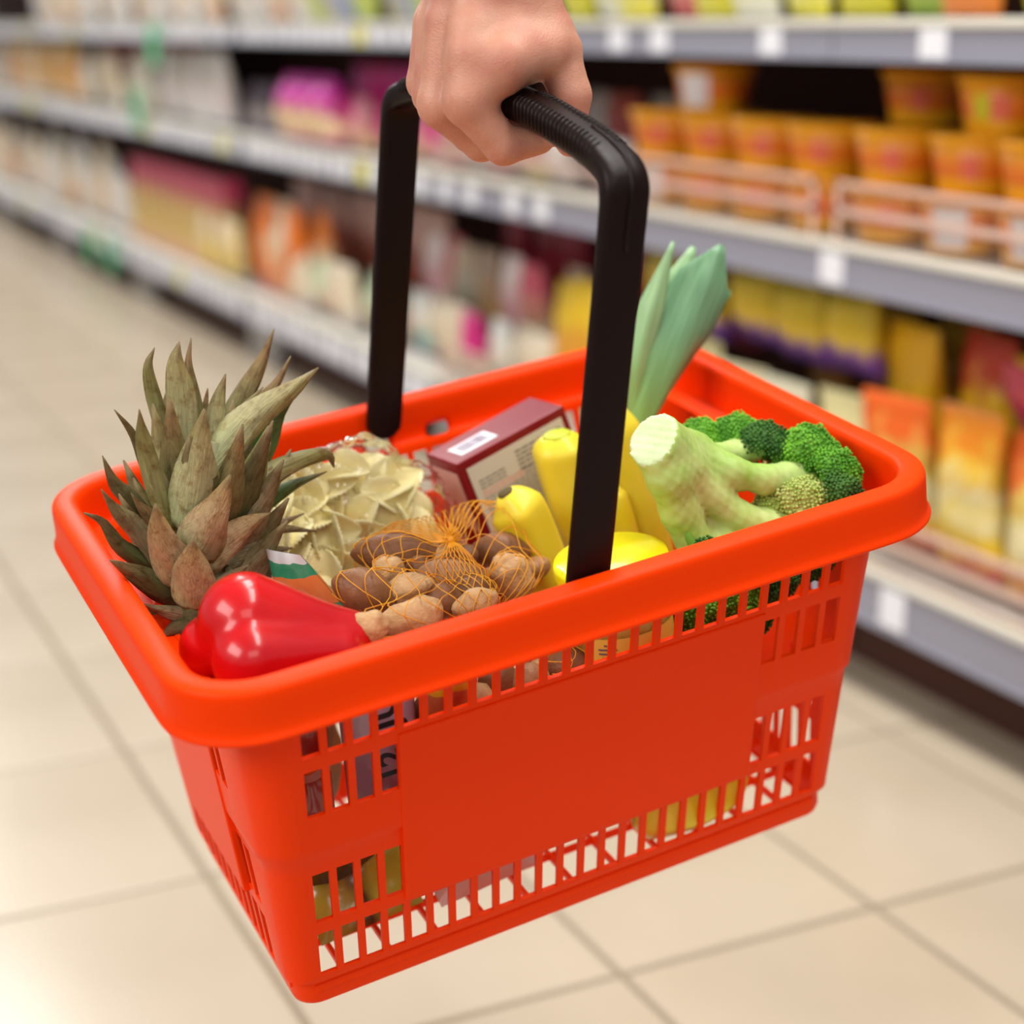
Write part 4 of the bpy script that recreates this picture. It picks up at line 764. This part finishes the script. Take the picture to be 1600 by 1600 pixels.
for i, (c, r, a, m) in enumerate([((.145, -.034, .000), .0145, (-.3, .5, .9), m_bud), ((.088, -.112, -.066), .019, (-.4, -.9, -.2), m_bud), ((.113, -.112, -.064), .021, (0, -1, -.2), m_bud), ((.141, -.112, -.060), .021, (.1, -1, -.2), m_budd), ((.166, -.114, -.052), .020, (.5, -.9, -.1), m_budd),
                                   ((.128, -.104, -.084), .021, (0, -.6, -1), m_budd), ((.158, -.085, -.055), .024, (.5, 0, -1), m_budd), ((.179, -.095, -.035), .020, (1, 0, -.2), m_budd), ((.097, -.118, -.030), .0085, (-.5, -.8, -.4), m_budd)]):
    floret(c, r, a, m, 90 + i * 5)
ribbon('stem_leaf', [(.0985, -.088, -.006), (.0930, -.098, -.012), (.0925, -.105, -.026), (.0965, -.112, -.040)], .006, P('stem_leaf_green', (.16, .38, .04), .45), cup=.5, parent=broc, ns=10, wprof=[.003, .005, .006, .004])

# ---------------- leek ----------------
leek = thing('leek', 'leek with folded blue-green leaf blades rising out of the far right of the basket', 'leek', BM)
def leekmat(name, c1, c2):
    m, N, L, b = new_mat(name); b.inputs['Roughness'].default_value = .42
    tc = N.new('ShaderNodeTexCoord'); mp = N.new('ShaderNodeMapping'); mp.inputs['Scale'].default_value = (90, 2.2, 20); n = N.new('ShaderNodeTexNoise'); n.inputs['Scale'].default_value = 1; n.inputs['Detail'].default_value = 4
    r = N.new('ShaderNodeValToRGB'); r.color_ramp.elements[0].position = .3; r.color_ramp.elements[1].position = .7; r.color_ramp.elements[0].color = (*c1, 1); r.color_ramp.elements[1].color = (*c2, 1)
    sp = N.new('ShaderNodeSeparateXYZ'); mr = N.new('ShaderNodeMapRange'); mr.inputs['From Min'].default_value = 0; mr.inputs['From Max'].default_value = .6; mx = N.new('ShaderNodeMix'); mx.data_type = 'RGBA'
    L.new(tc.outputs['Object'], mp.inputs[0]); L.new(mp.outputs[0], n.inputs['Vector']); L.new(n.outputs['Fac'], r.inputs['Fac']); L.new(tc.outputs['Object'], sp.inputs[0]); L.new(sp.outputs[1], mr.inputs['Value'])
    L.new(mr.outputs[0], mx.inputs['Factor']); mx.inputs['A'].default_value = (.30, .50, .10, 1); L.new(r.outputs['Color'], mx.inputs['B']); L.new(mx.outputs['Result'], b.inputs['Base Color'])
    bp = N.new('ShaderNodeBump'); bp.inputs['Strength'].default_value = .25; bp.inputs['Distance'].default_value = .002; L.new(n.outputs['Fac'], bp.inputs['Height']); L.new(bp.outputs['Normal'], b.inputs['Normal'])
    return m
lm1, lm2, lm3 = leekmat('leek_blue_green', (.13, .30, .15), (.22, .42, .22)), leekmat('leek_pale_green', (.30, .52, .24), (.38, .60, .30)), leekmat('leek_dark_edge', (.08, .22, .09), (.12, .30, .13))
def leekpath(i, grow=1.0): 
    pts, wd = LEEK[i]; return [tuple(p) for p in pts], [x * 1.12 for x in wd]
for i, m, c in ((3, lm3, .3), (1, lm2, .45), (0, lm1, .26), (2, lm2, .5)):
    p, wd = leekpath(i); p = [(p[0][0] - .008, p[0][1] - .004, p[0][2] - .030)] + p; wd = [wd[0] * .9] + wd
    ribbon('leaf_blade', p, .03, m, cup=c, parent=leek, wprof=wd, seed=i, thick=.0014, ns=26)
vv, ff = tube([(.158, .066, -.030), (.150, .058, -.07), (.135, .045, -.13), (.115, .03, -.19), (.105, .02, -.215)], [.0125, .0130, .0135, .0135, .013], 20); link('shaft', mesh('shaft', vv, ff, P('leek_shaft', (.55, .62, .30), .35, col2=(.70, .72, .50), nscale=20)), leek)

# ---------------- nuts in a net ----------------
MN = {'d': P('nut_dark', (.17, .065, .024), .42, col2=(.27, .12, .05), nscale=70, lo=.3, hi=.7, bump=.5, bscale=170), 'm': P('nut_brown', (.31, .145, .06), .45, col2=(.40, .21, .095), nscale=80, bump=.5, bscale=170),
      'l': P('nut_pale', (.46, .26, .11), .6, col2=(.56, .34, .16), nscale=120, bump=.9, bscale=200)}
RV = VIEW.normalized(); SX = Vector((0, 0, 1)).cross(RV).normalized(); SY = RV.cross(SX)      # screen-like right / up for laying the nuts side by side
nut_geo = []
def nut(c, wa, wb, ang, kind, label, seed, dep=.9):
    a = math.radians(-ang); X = SX * math.cos(a) + SY * math.sin(a); Y_ = SY * math.cos(a) - SX * math.sin(a)
    v, f = blob(28, 18); out = []
    for p in v:
        lx = p[2]; ry, rz = p[0], p[1]; sh = 1
        if kind == 'd': sh = (1 - .35 * abs(lx) ** 2.2) 
        if kind == 'l': sh = 1 + .10 * math.cos(lx * 5 + seed) 
        n_ = 1 + (.10 if kind == 'l' else .03) * noise.noise(Vector(p) * 2.3 + Vector((seed * 3.1, 0, 0)))
        out.append((lx * wa / 2 * n_ * (1.06 if kind == 'd' else 1), ry * wb / 2 * sh * n_, rz * wb / 2 * dep * sh * n_))
    M = Matrix(((X.x, Y_.x, RV.x, c[0]), (X.y, Y_.y, RV.y, c[1]), (X.z, Y_.z, RV.z, c[2]), (0, 0, 0, 1)))
    cen = Vector(c) - RV * (wb * .3); M.translation = cen
    nut_geo.append((cen, X, Y_, RV, wa / 2 * 1.04, wb / 2, wb / 2 * dep))
    o = link('nut', mesh('nut', out, f, MN[kind]), mw=BM @ M); return tag(o, label, 'nut', 'nuts in the orange net')
for i, (c, wa, wb, ang, kind, lab) in enumerate(NUTS): nut(c, wa * 1.12, wb * 1.14, ang, kind, lab, i)
for i in range(9): nut((-.085 + .0145 * i, -.112 + .008 * (i % 2), -.083 - .004 * (i % 3)), .030, .024, 30 * i, 'dml'[i % 3], 'brown nut in the lower front of the net, seen through the top row of slots', 40 + i)
net = thing('net_bag', 'orange mesh net bag drawn tight round brown nuts, gathered in a knot', 'net bag', BM)
m_net = P('net_cord', (.72, .25, .008), .4, col2=(.78, .36, .02), nscale=30)
knot = Vector(KNOT) + Vector((.004, .006, .000)); nc = Vector((-.036, -.066, -.062)); pole = (knot - nc).normalized()
extra = [(Vector((-.024, .002, -.034)), Vector((1, 0, 0)), Vector((0, 1, 0)), Vector((0, 0, 1)), .052, .026, .018), (Vector((-.060, -.008, -.040)), Vector((1, 0, 0)), Vector((0, 1, 0)), Vector((0, 0, 1)), .030, .02, .016)]
def hit(o, d):
    best = .012
    for cen, X, Y_, Z_, a, b, c in nut_geo + extra:
        q = o - cen; ox, oy, oz = q.dot(X) / a, q.dot(Y_) / b, q.dot(Z_) / c; dx, dy, dz = d.dot(X) / a, d.dot(Y_) / b, d.dot(Z_) / c
        A = dx * dx + dy * dy + dz * dz; Bq = ox * dx + oy * dy + oz * dz; Cq = ox * ox + oy * oy + oz * oz - 1; D = Bq * Bq - A * Cq
        if D > 0: best = max(best, (-Bq + math.sqrt(D)) / A)
    return best
e1 = pole.cross(Vector((1, 0, 0))).normalized(); e2 = pole.cross(e1)
NT_, NP_ = 64, 30; G = np.zeros((NT_, NP_ + 1))
for i in range(NT_):
    for j in range(NP_ + 1):
        th = 2 * math.pi * i / NT_; ph = .06 + (math.pi * .80 - .06) * j / NP_
        G[i, j] = hit(nc, pole * math.cos(ph) + (e1 * math.cos(th) + e2 * math.sin(th)) * math.sin(ph))
G0 = G.copy()
for _ in range(2):
    Gp = np.maximum(np.maximum(np.roll(G, 1, 0), np.roll(G, -1, 0)) * .97, G); G = .5 * Gp + .25 * (np.roll(Gp, 1, 0) + np.roll(Gp, -1, 0)); G[:, 1:-1] = .5 * G[:, 1:-1] + .25 * (G[:, :-2] + G[:, 2:])
G = np.maximum(G, G0) + .0012
kd = (knot - nc).length; g = MB(); NL_ = 38
for s in (-1, 1):
    for i in range(NL_):
        pts = []; n_ = 74
        for j in range(n_):
            u = j / (n_ - 1); ph = .03 + (math.pi * .78) * u; th = 2 * math.pi * i / NL_ + s * (1.35 * u + .02 * math.sin(u * 23 + i)); fi = (th / (2 * math.pi) * NT_) % NT_; fj = min(max((ph - .06) / (math.pi * .80 - .06) * NP_, 0), NP_ - .001)
            i0, j0 = int(fi), int(fj); a, b = fi - i0, fj - j0; i1 = (i0 + 1) % NT_
            R_ = (G[i0, j0] * (1 - a) + G[i1, j0] * a) * (1 - b) + (G[i0, j0 + 1] * (1 - a) + G[i1, j0 + 1] * a) * b
            w_ = min(1, ph / .38); R_ = R_ * w_ + kd * (1 - w_)
            pts.append(nc + (pole * math.cos(ph) + (e1 * math.cos(th) + e2 * math.sin(th)) * math.sin(ph)) * R_)
        g.tube(pts, .00033, 4)
g.build('mesh_cord', m_net, smooth=True, parent=net)
g = MB()
for i in range(26):
    a = random.random() * 6.28; d = (e1 * math.cos(a) + e2 * math.sin(a)) * random.uniform(.2, 1) + pole * random.uniform(.2, .9); l_ = random.uniform(.006, .013)
    g.tube([knot - pole * .002, knot + d * l_ * .5, knot + d * l_ + Vector((random.uniform(-.003, .003), 0, random.uniform(-.003, .003)))], .0006, 4)
vv, ff = blob(12, 8); g.add([knot + Vector(p) * .0035 for p in vv], ff)
g.build('knot', m_net, smooth=True, parent=net)

# ---------------- pasta in its clear bag ----------------
m_pasta = P('pasta', (.97, .83, .38), .5, col2=(.98, .90, .52), nscale=50)
def pasta_mesh(seed):
    r = random.Random(seed); v = []; f = []; nu, nv = 28, 7; fold = r.uniform(.55, 1.0)
    for i in range(nu + 1):
        u = i / nu * 2 - 1; hw = .0128 * (1 - abs(u) ** 2.4) ** .6 + .0004
        for j in range(nv):
            q = j / (nv - 1) * 2 - 1; ser = 1 + (.075 if (i % 2) else -.03) * (abs(q) > .99)
            y = q * hw * ser; z = fold * (abs(q) ** 1.3) * hw * .95 + .0035 * math.cos(u * 2.2) + .0004 * math.sin(u * 40) * abs(q)
            v.append((u * .0185, y, z))
    for i in range(nu):
        for j in range(nv - 1): f.append((i * nv + j, i * nv + j + 1, (i + 1) * nv + j + 1, (i + 1) * nv + j))
    return mesh('pasta_piece', v, f, m_pasta)
PM = [pasta_mesh(s) for s in range(4)]
for i, c in enumerate(PASTA):
    up = (VIEW + Vector((random.uniform(-.9, .9), random.uniform(-.3, .3), random.uniform(-.5, 1.0)))).normalized(); q = up.to_track_quat('Z', 'Y').to_matrix().to_4x4() @ Matrix.Rotation(random.uniform(0, 6.28), 4, 'Z')
    o = link('pasta_piece', PM[i % 4], mw=BM @ Matrix.Translation(c) @ q @ Matrix.Scale(random.uniform(.85, 1.1), 4)); mod(o, 'SOLIDIFY', thickness=.0011)
    tag(o, 'pale yellow folded pasta piece with toothed edge inside the clear bag', 'pasta', 'pasta pieces in the clear bag')
v, f = blob(110, 72); vb = []
bc = Vector((-.058, .072, -.050))
for p in v:
    p = Vector(p); n_ = noise.noise(p * 2.4 + Vector((4, 1, 0))) * .13 + noise.noise(p * 6 + Vector((0, 7, 0))) * .04 + .07 - .16 * abs(noise.noise(p * 3.4 + Vector((2, 0, 5)))) - .06 * abs(noise.noise(p * 9))
    q = Vector((p.x * .068, p.y * .045, p.z * .055)) * (1 + n_)
    if p.z > 0: q.x -= .004 * p.z; q.z += .012 * max(0, p.z) ** 3
    if p.z < -.2: q.y -= .01
    vb.append(bc + q)
m_film = film_mat('clear_film', (1, 1, 1), .16, .06, milky=.012, bump=.8, bscale=40)
tag(link('pasta_bag', mesh('pasta_bag', vb, f, m_film), mw=BM), 'crinkled clear plastic bag holding pale yellow pasta behind the pineapple crown', 'bag')

# ---------------- small packets ----------------
def packet(name, quad, puff, mat, label, cat, nu=18, nv=14, seed=0, crimp=True, extra=None):
    """sealed film packet between four corner points (top-left, top-right, bottom-right, bottom-left)"""
    A_, B2, C2, D_ = [Vector(q) for q in quad]; n_ = (B2 - A_).cross(D_ - A_).normalized(); v = []; f = []
    for side in (1, -1):
        for j in range(nv + 1):
            for i in range(nu + 1):
                s, t = i / nu, j / nv; p = (A_ * (1 - s) + B2 * s) * (1 - t) + (D_ * (1 - s) + C2 * s) * t
                h = (math.sin(math.pi * s) * math.sin(math.pi * t)) ** .5 * puff * (1 + .4 * noise.noise(Vector((s * 4 + seed, t * 4, side)))) if 0 < s < 1 and 0 < t < 1 else .0002
                v.append(p + n_ * h * side)
    k = (nu + 1) * (nv + 1)
    for b0 in (0, k):
        for j in range(nv):
            for i in range(nu):
                q = (b0 + j * (nu + 1) + i, b0 + j * (nu + 1) + i + 1, b0 + (j + 1) * (nu + 1) + i + 1, b0 + (j + 1) * (nu + 1) + i); f.append(q if b0 == 0 else q[::-1])
    o = link(name, mesh(name, v, f, mat, recalc=True), mw=BM); return tag(o, label, cat)
GRN, ORG = (.03, .32, .16), (.80, .22, .06)
m_p1 = ramp_mat('pouch_print', 2, [(-.075, (.8, .78, .76)), (-.058, (.75, .70, .66)), (-.050, (.75, .70, .66)), (-.044, GRN), (-.037, ORG), (-.018, GRN), (-.0095, (.7, .74, .72)), (0, (.7, .74, .72))], .16, nscale=40, namt=.012, coat=.5, interp='CONSTANT')
packet('food_pouch', [(-.1420, -.012, -.002), (-.1270, -.030, -.0030), (-.0940, -.040, -.0660), (-.1380, -.012, -.075)], .008, m_p1, 'clear pouch printed green and orange between the pepper and the pasta bag', 'pouch')
m_p2 = P('packet_lilac', (.36, .32, .42), .22, coat=.4, col2=(.42, .38, .46), nscale=30)
pk = packet('printed_packet', [(-.1420, -.112, -.040), (-.0980, -.118, -.040), (-.0960, -.098, -.150), (-.1400, -.093, -.150)], .012, m_p2, 'glossy lilac-grey packet with black lettering behind the front left slots', 'packet', seed=3)
def text(body, size, mat, par, M, name='lettering'):
    c = bpy.data.curves.new(name, 'FONT'); c.body = body; c.size = size; c.extrude = .0002; c.offset = .0005; c.align_x = 'CENTER'; c.align_y = 'CENTER'
    t = bpy.data.objects.new('t', c); COL.objects.link(t); me = bpy.data.meshes.new_from_object(t.evaluated_get(bpy.context.evaluated_depsgraph_get())); bpy.data.objects.remove(t); me.materials.clear(); me.materials.append(mat)
    o = bpy.data.objects.new(name, me); COL.objects.link(o); o.parent = par; o.matrix_parent_inverse = Matrix(); o.matrix_local = M; return o
def face(x, y, z, roll):   # text facing the front (-y), rolled about its normal
    return Matrix.Translation((x, y, z)) @ Matrix.Rotation(math.radians(78), 4, 'X') @ Matrix.Rotation(roll, 4, 'Z')
m_black = P('ink_black', (.01, .01, .012), .5)
text('JU', .022, m_black, pk, face(-.1235, -.1345, -.058, math.pi / 2)); text('12', .018, m_black, pk, face(-.1215, -.1300, -.096, math.pi / 2))
m_p3 = ramp_mat('packet_amber', 2, [(-.1, (.55, .22, .08)), (-.066, (.75, .55, .03)), (-.061, (.55, .28, .12)), (-.050, (.78, .58, .04)), (-.045, (.45, .04, .03)), (-.03, (.45, .04, .03))], .22, nscale=50, namt=.01, coat=.4, interp='CONSTANT')
packet('amber_packet', [(-.0960, -.122, -.036), (-.0640, -.128, -.036), (-.0650, -.112, -.095), (-.0950, -.108, -.095)], .009, m_p3, 'amber packet with yellow stripes under the front rim left of centre', 'packet', seed=5)
m_p4 = ramp_mat('packet_shade_red_gold', 2, [(-.14, (.35, .03, .02)), (-.108, (.60, .35, .25)), (-.102, (.6, .12, .03)), (-.096, (.6, .42, .05)), (-.092, (.28, .012, .01)), (-.03, (.28, .012, .01))], .25, nscale=40, namt=.01, coat=.4, interp='CONSTANT')  # dark red bands stand in for the shaded inside of the basket
packet('shade_red_packet', [(-.1850, -.095, -.050), (-.1480, -.108, -.050), (-.1470, -.088, -.150), (-.1820, -.078, -.150)], .010, m_p4, 'gold-striped packet, dark red painted for the shaded basket wall, front left corner slots', 'packet', seed=7)
m_p5 = ramp_mat('packet_olive', 0, [(-.17, (.45, .36, .03)), (-.145, (.40, .30, .04)), (-.135, (.06, .04, .02)), (-.125, (.50, .45, .05)), (-.10, (.42, .48, .05))], .25, nscale=40, namt=.02, coat=.4)
packet('olive_packet', [(-.170, -.040, -.195), (-.100, -.045, -.195), (-.098, -.082, -.232), (-.168, -.088, -.232)], .012, m_p5, 'olive yellow packet lying on the basket floor at the left', 'packet', seed=9)
packet('dark_packet', [(-.176, -.062, -.160), (-.118, -.066, -.160), (-.116, -.056, -.225), (-.172, -.054, -.225)], .012, P('packet_dark', (.035, .045, .015), .2, coat=.5, col2=(.12, .07, .02), nscale=40), 'dark glossy packet behind the lower left slots', 'packet', seed=11)
m_p6 = P('packet_white_pink', (.72, .60, .52), .2, coat=.5, col2=(.80, .48, .36), nscale=28)
packet('pale_packet', [(-.092, -.040, -.205), (-.018, -.044, -.205), (-.014, -.078, -.238), (-.088, -.086, -.238)], .011, m_p6, 'white and salmon packet on the basket floor left of centre', 'packet', seed=13)

# ---------------- every shelf item gets a label of its own ----------------
ORD = ['first', 'second', 'third', 'fourth', 'fifth', 'sixth', 'seventh', 'eighth', 'ninth', 'tenth', 'eleventh', 'twelfth', 'thirteenth', 'fourteenth', 'fifteenth', 'sixteenth', 'seventeenth', 'eighteenth', 'nineteenth', 'twentieth']
byl = {}
for o in COL.objects:
    if o.parent is None and o.get('group') and o.name.startswith(('snack_bag', 'food_box')): byl.setdefault(o['label'], []).append(o)
for lab, L_ in byl.items():
    if len(L_) < 2: continue
    for i, o in enumerate(sorted(L_, key=lambda q: q.location.y)): o['label'] = ' '.join((lab.split())[:12]).rstrip(',') + ', ' + ORD[i] + ' from right'
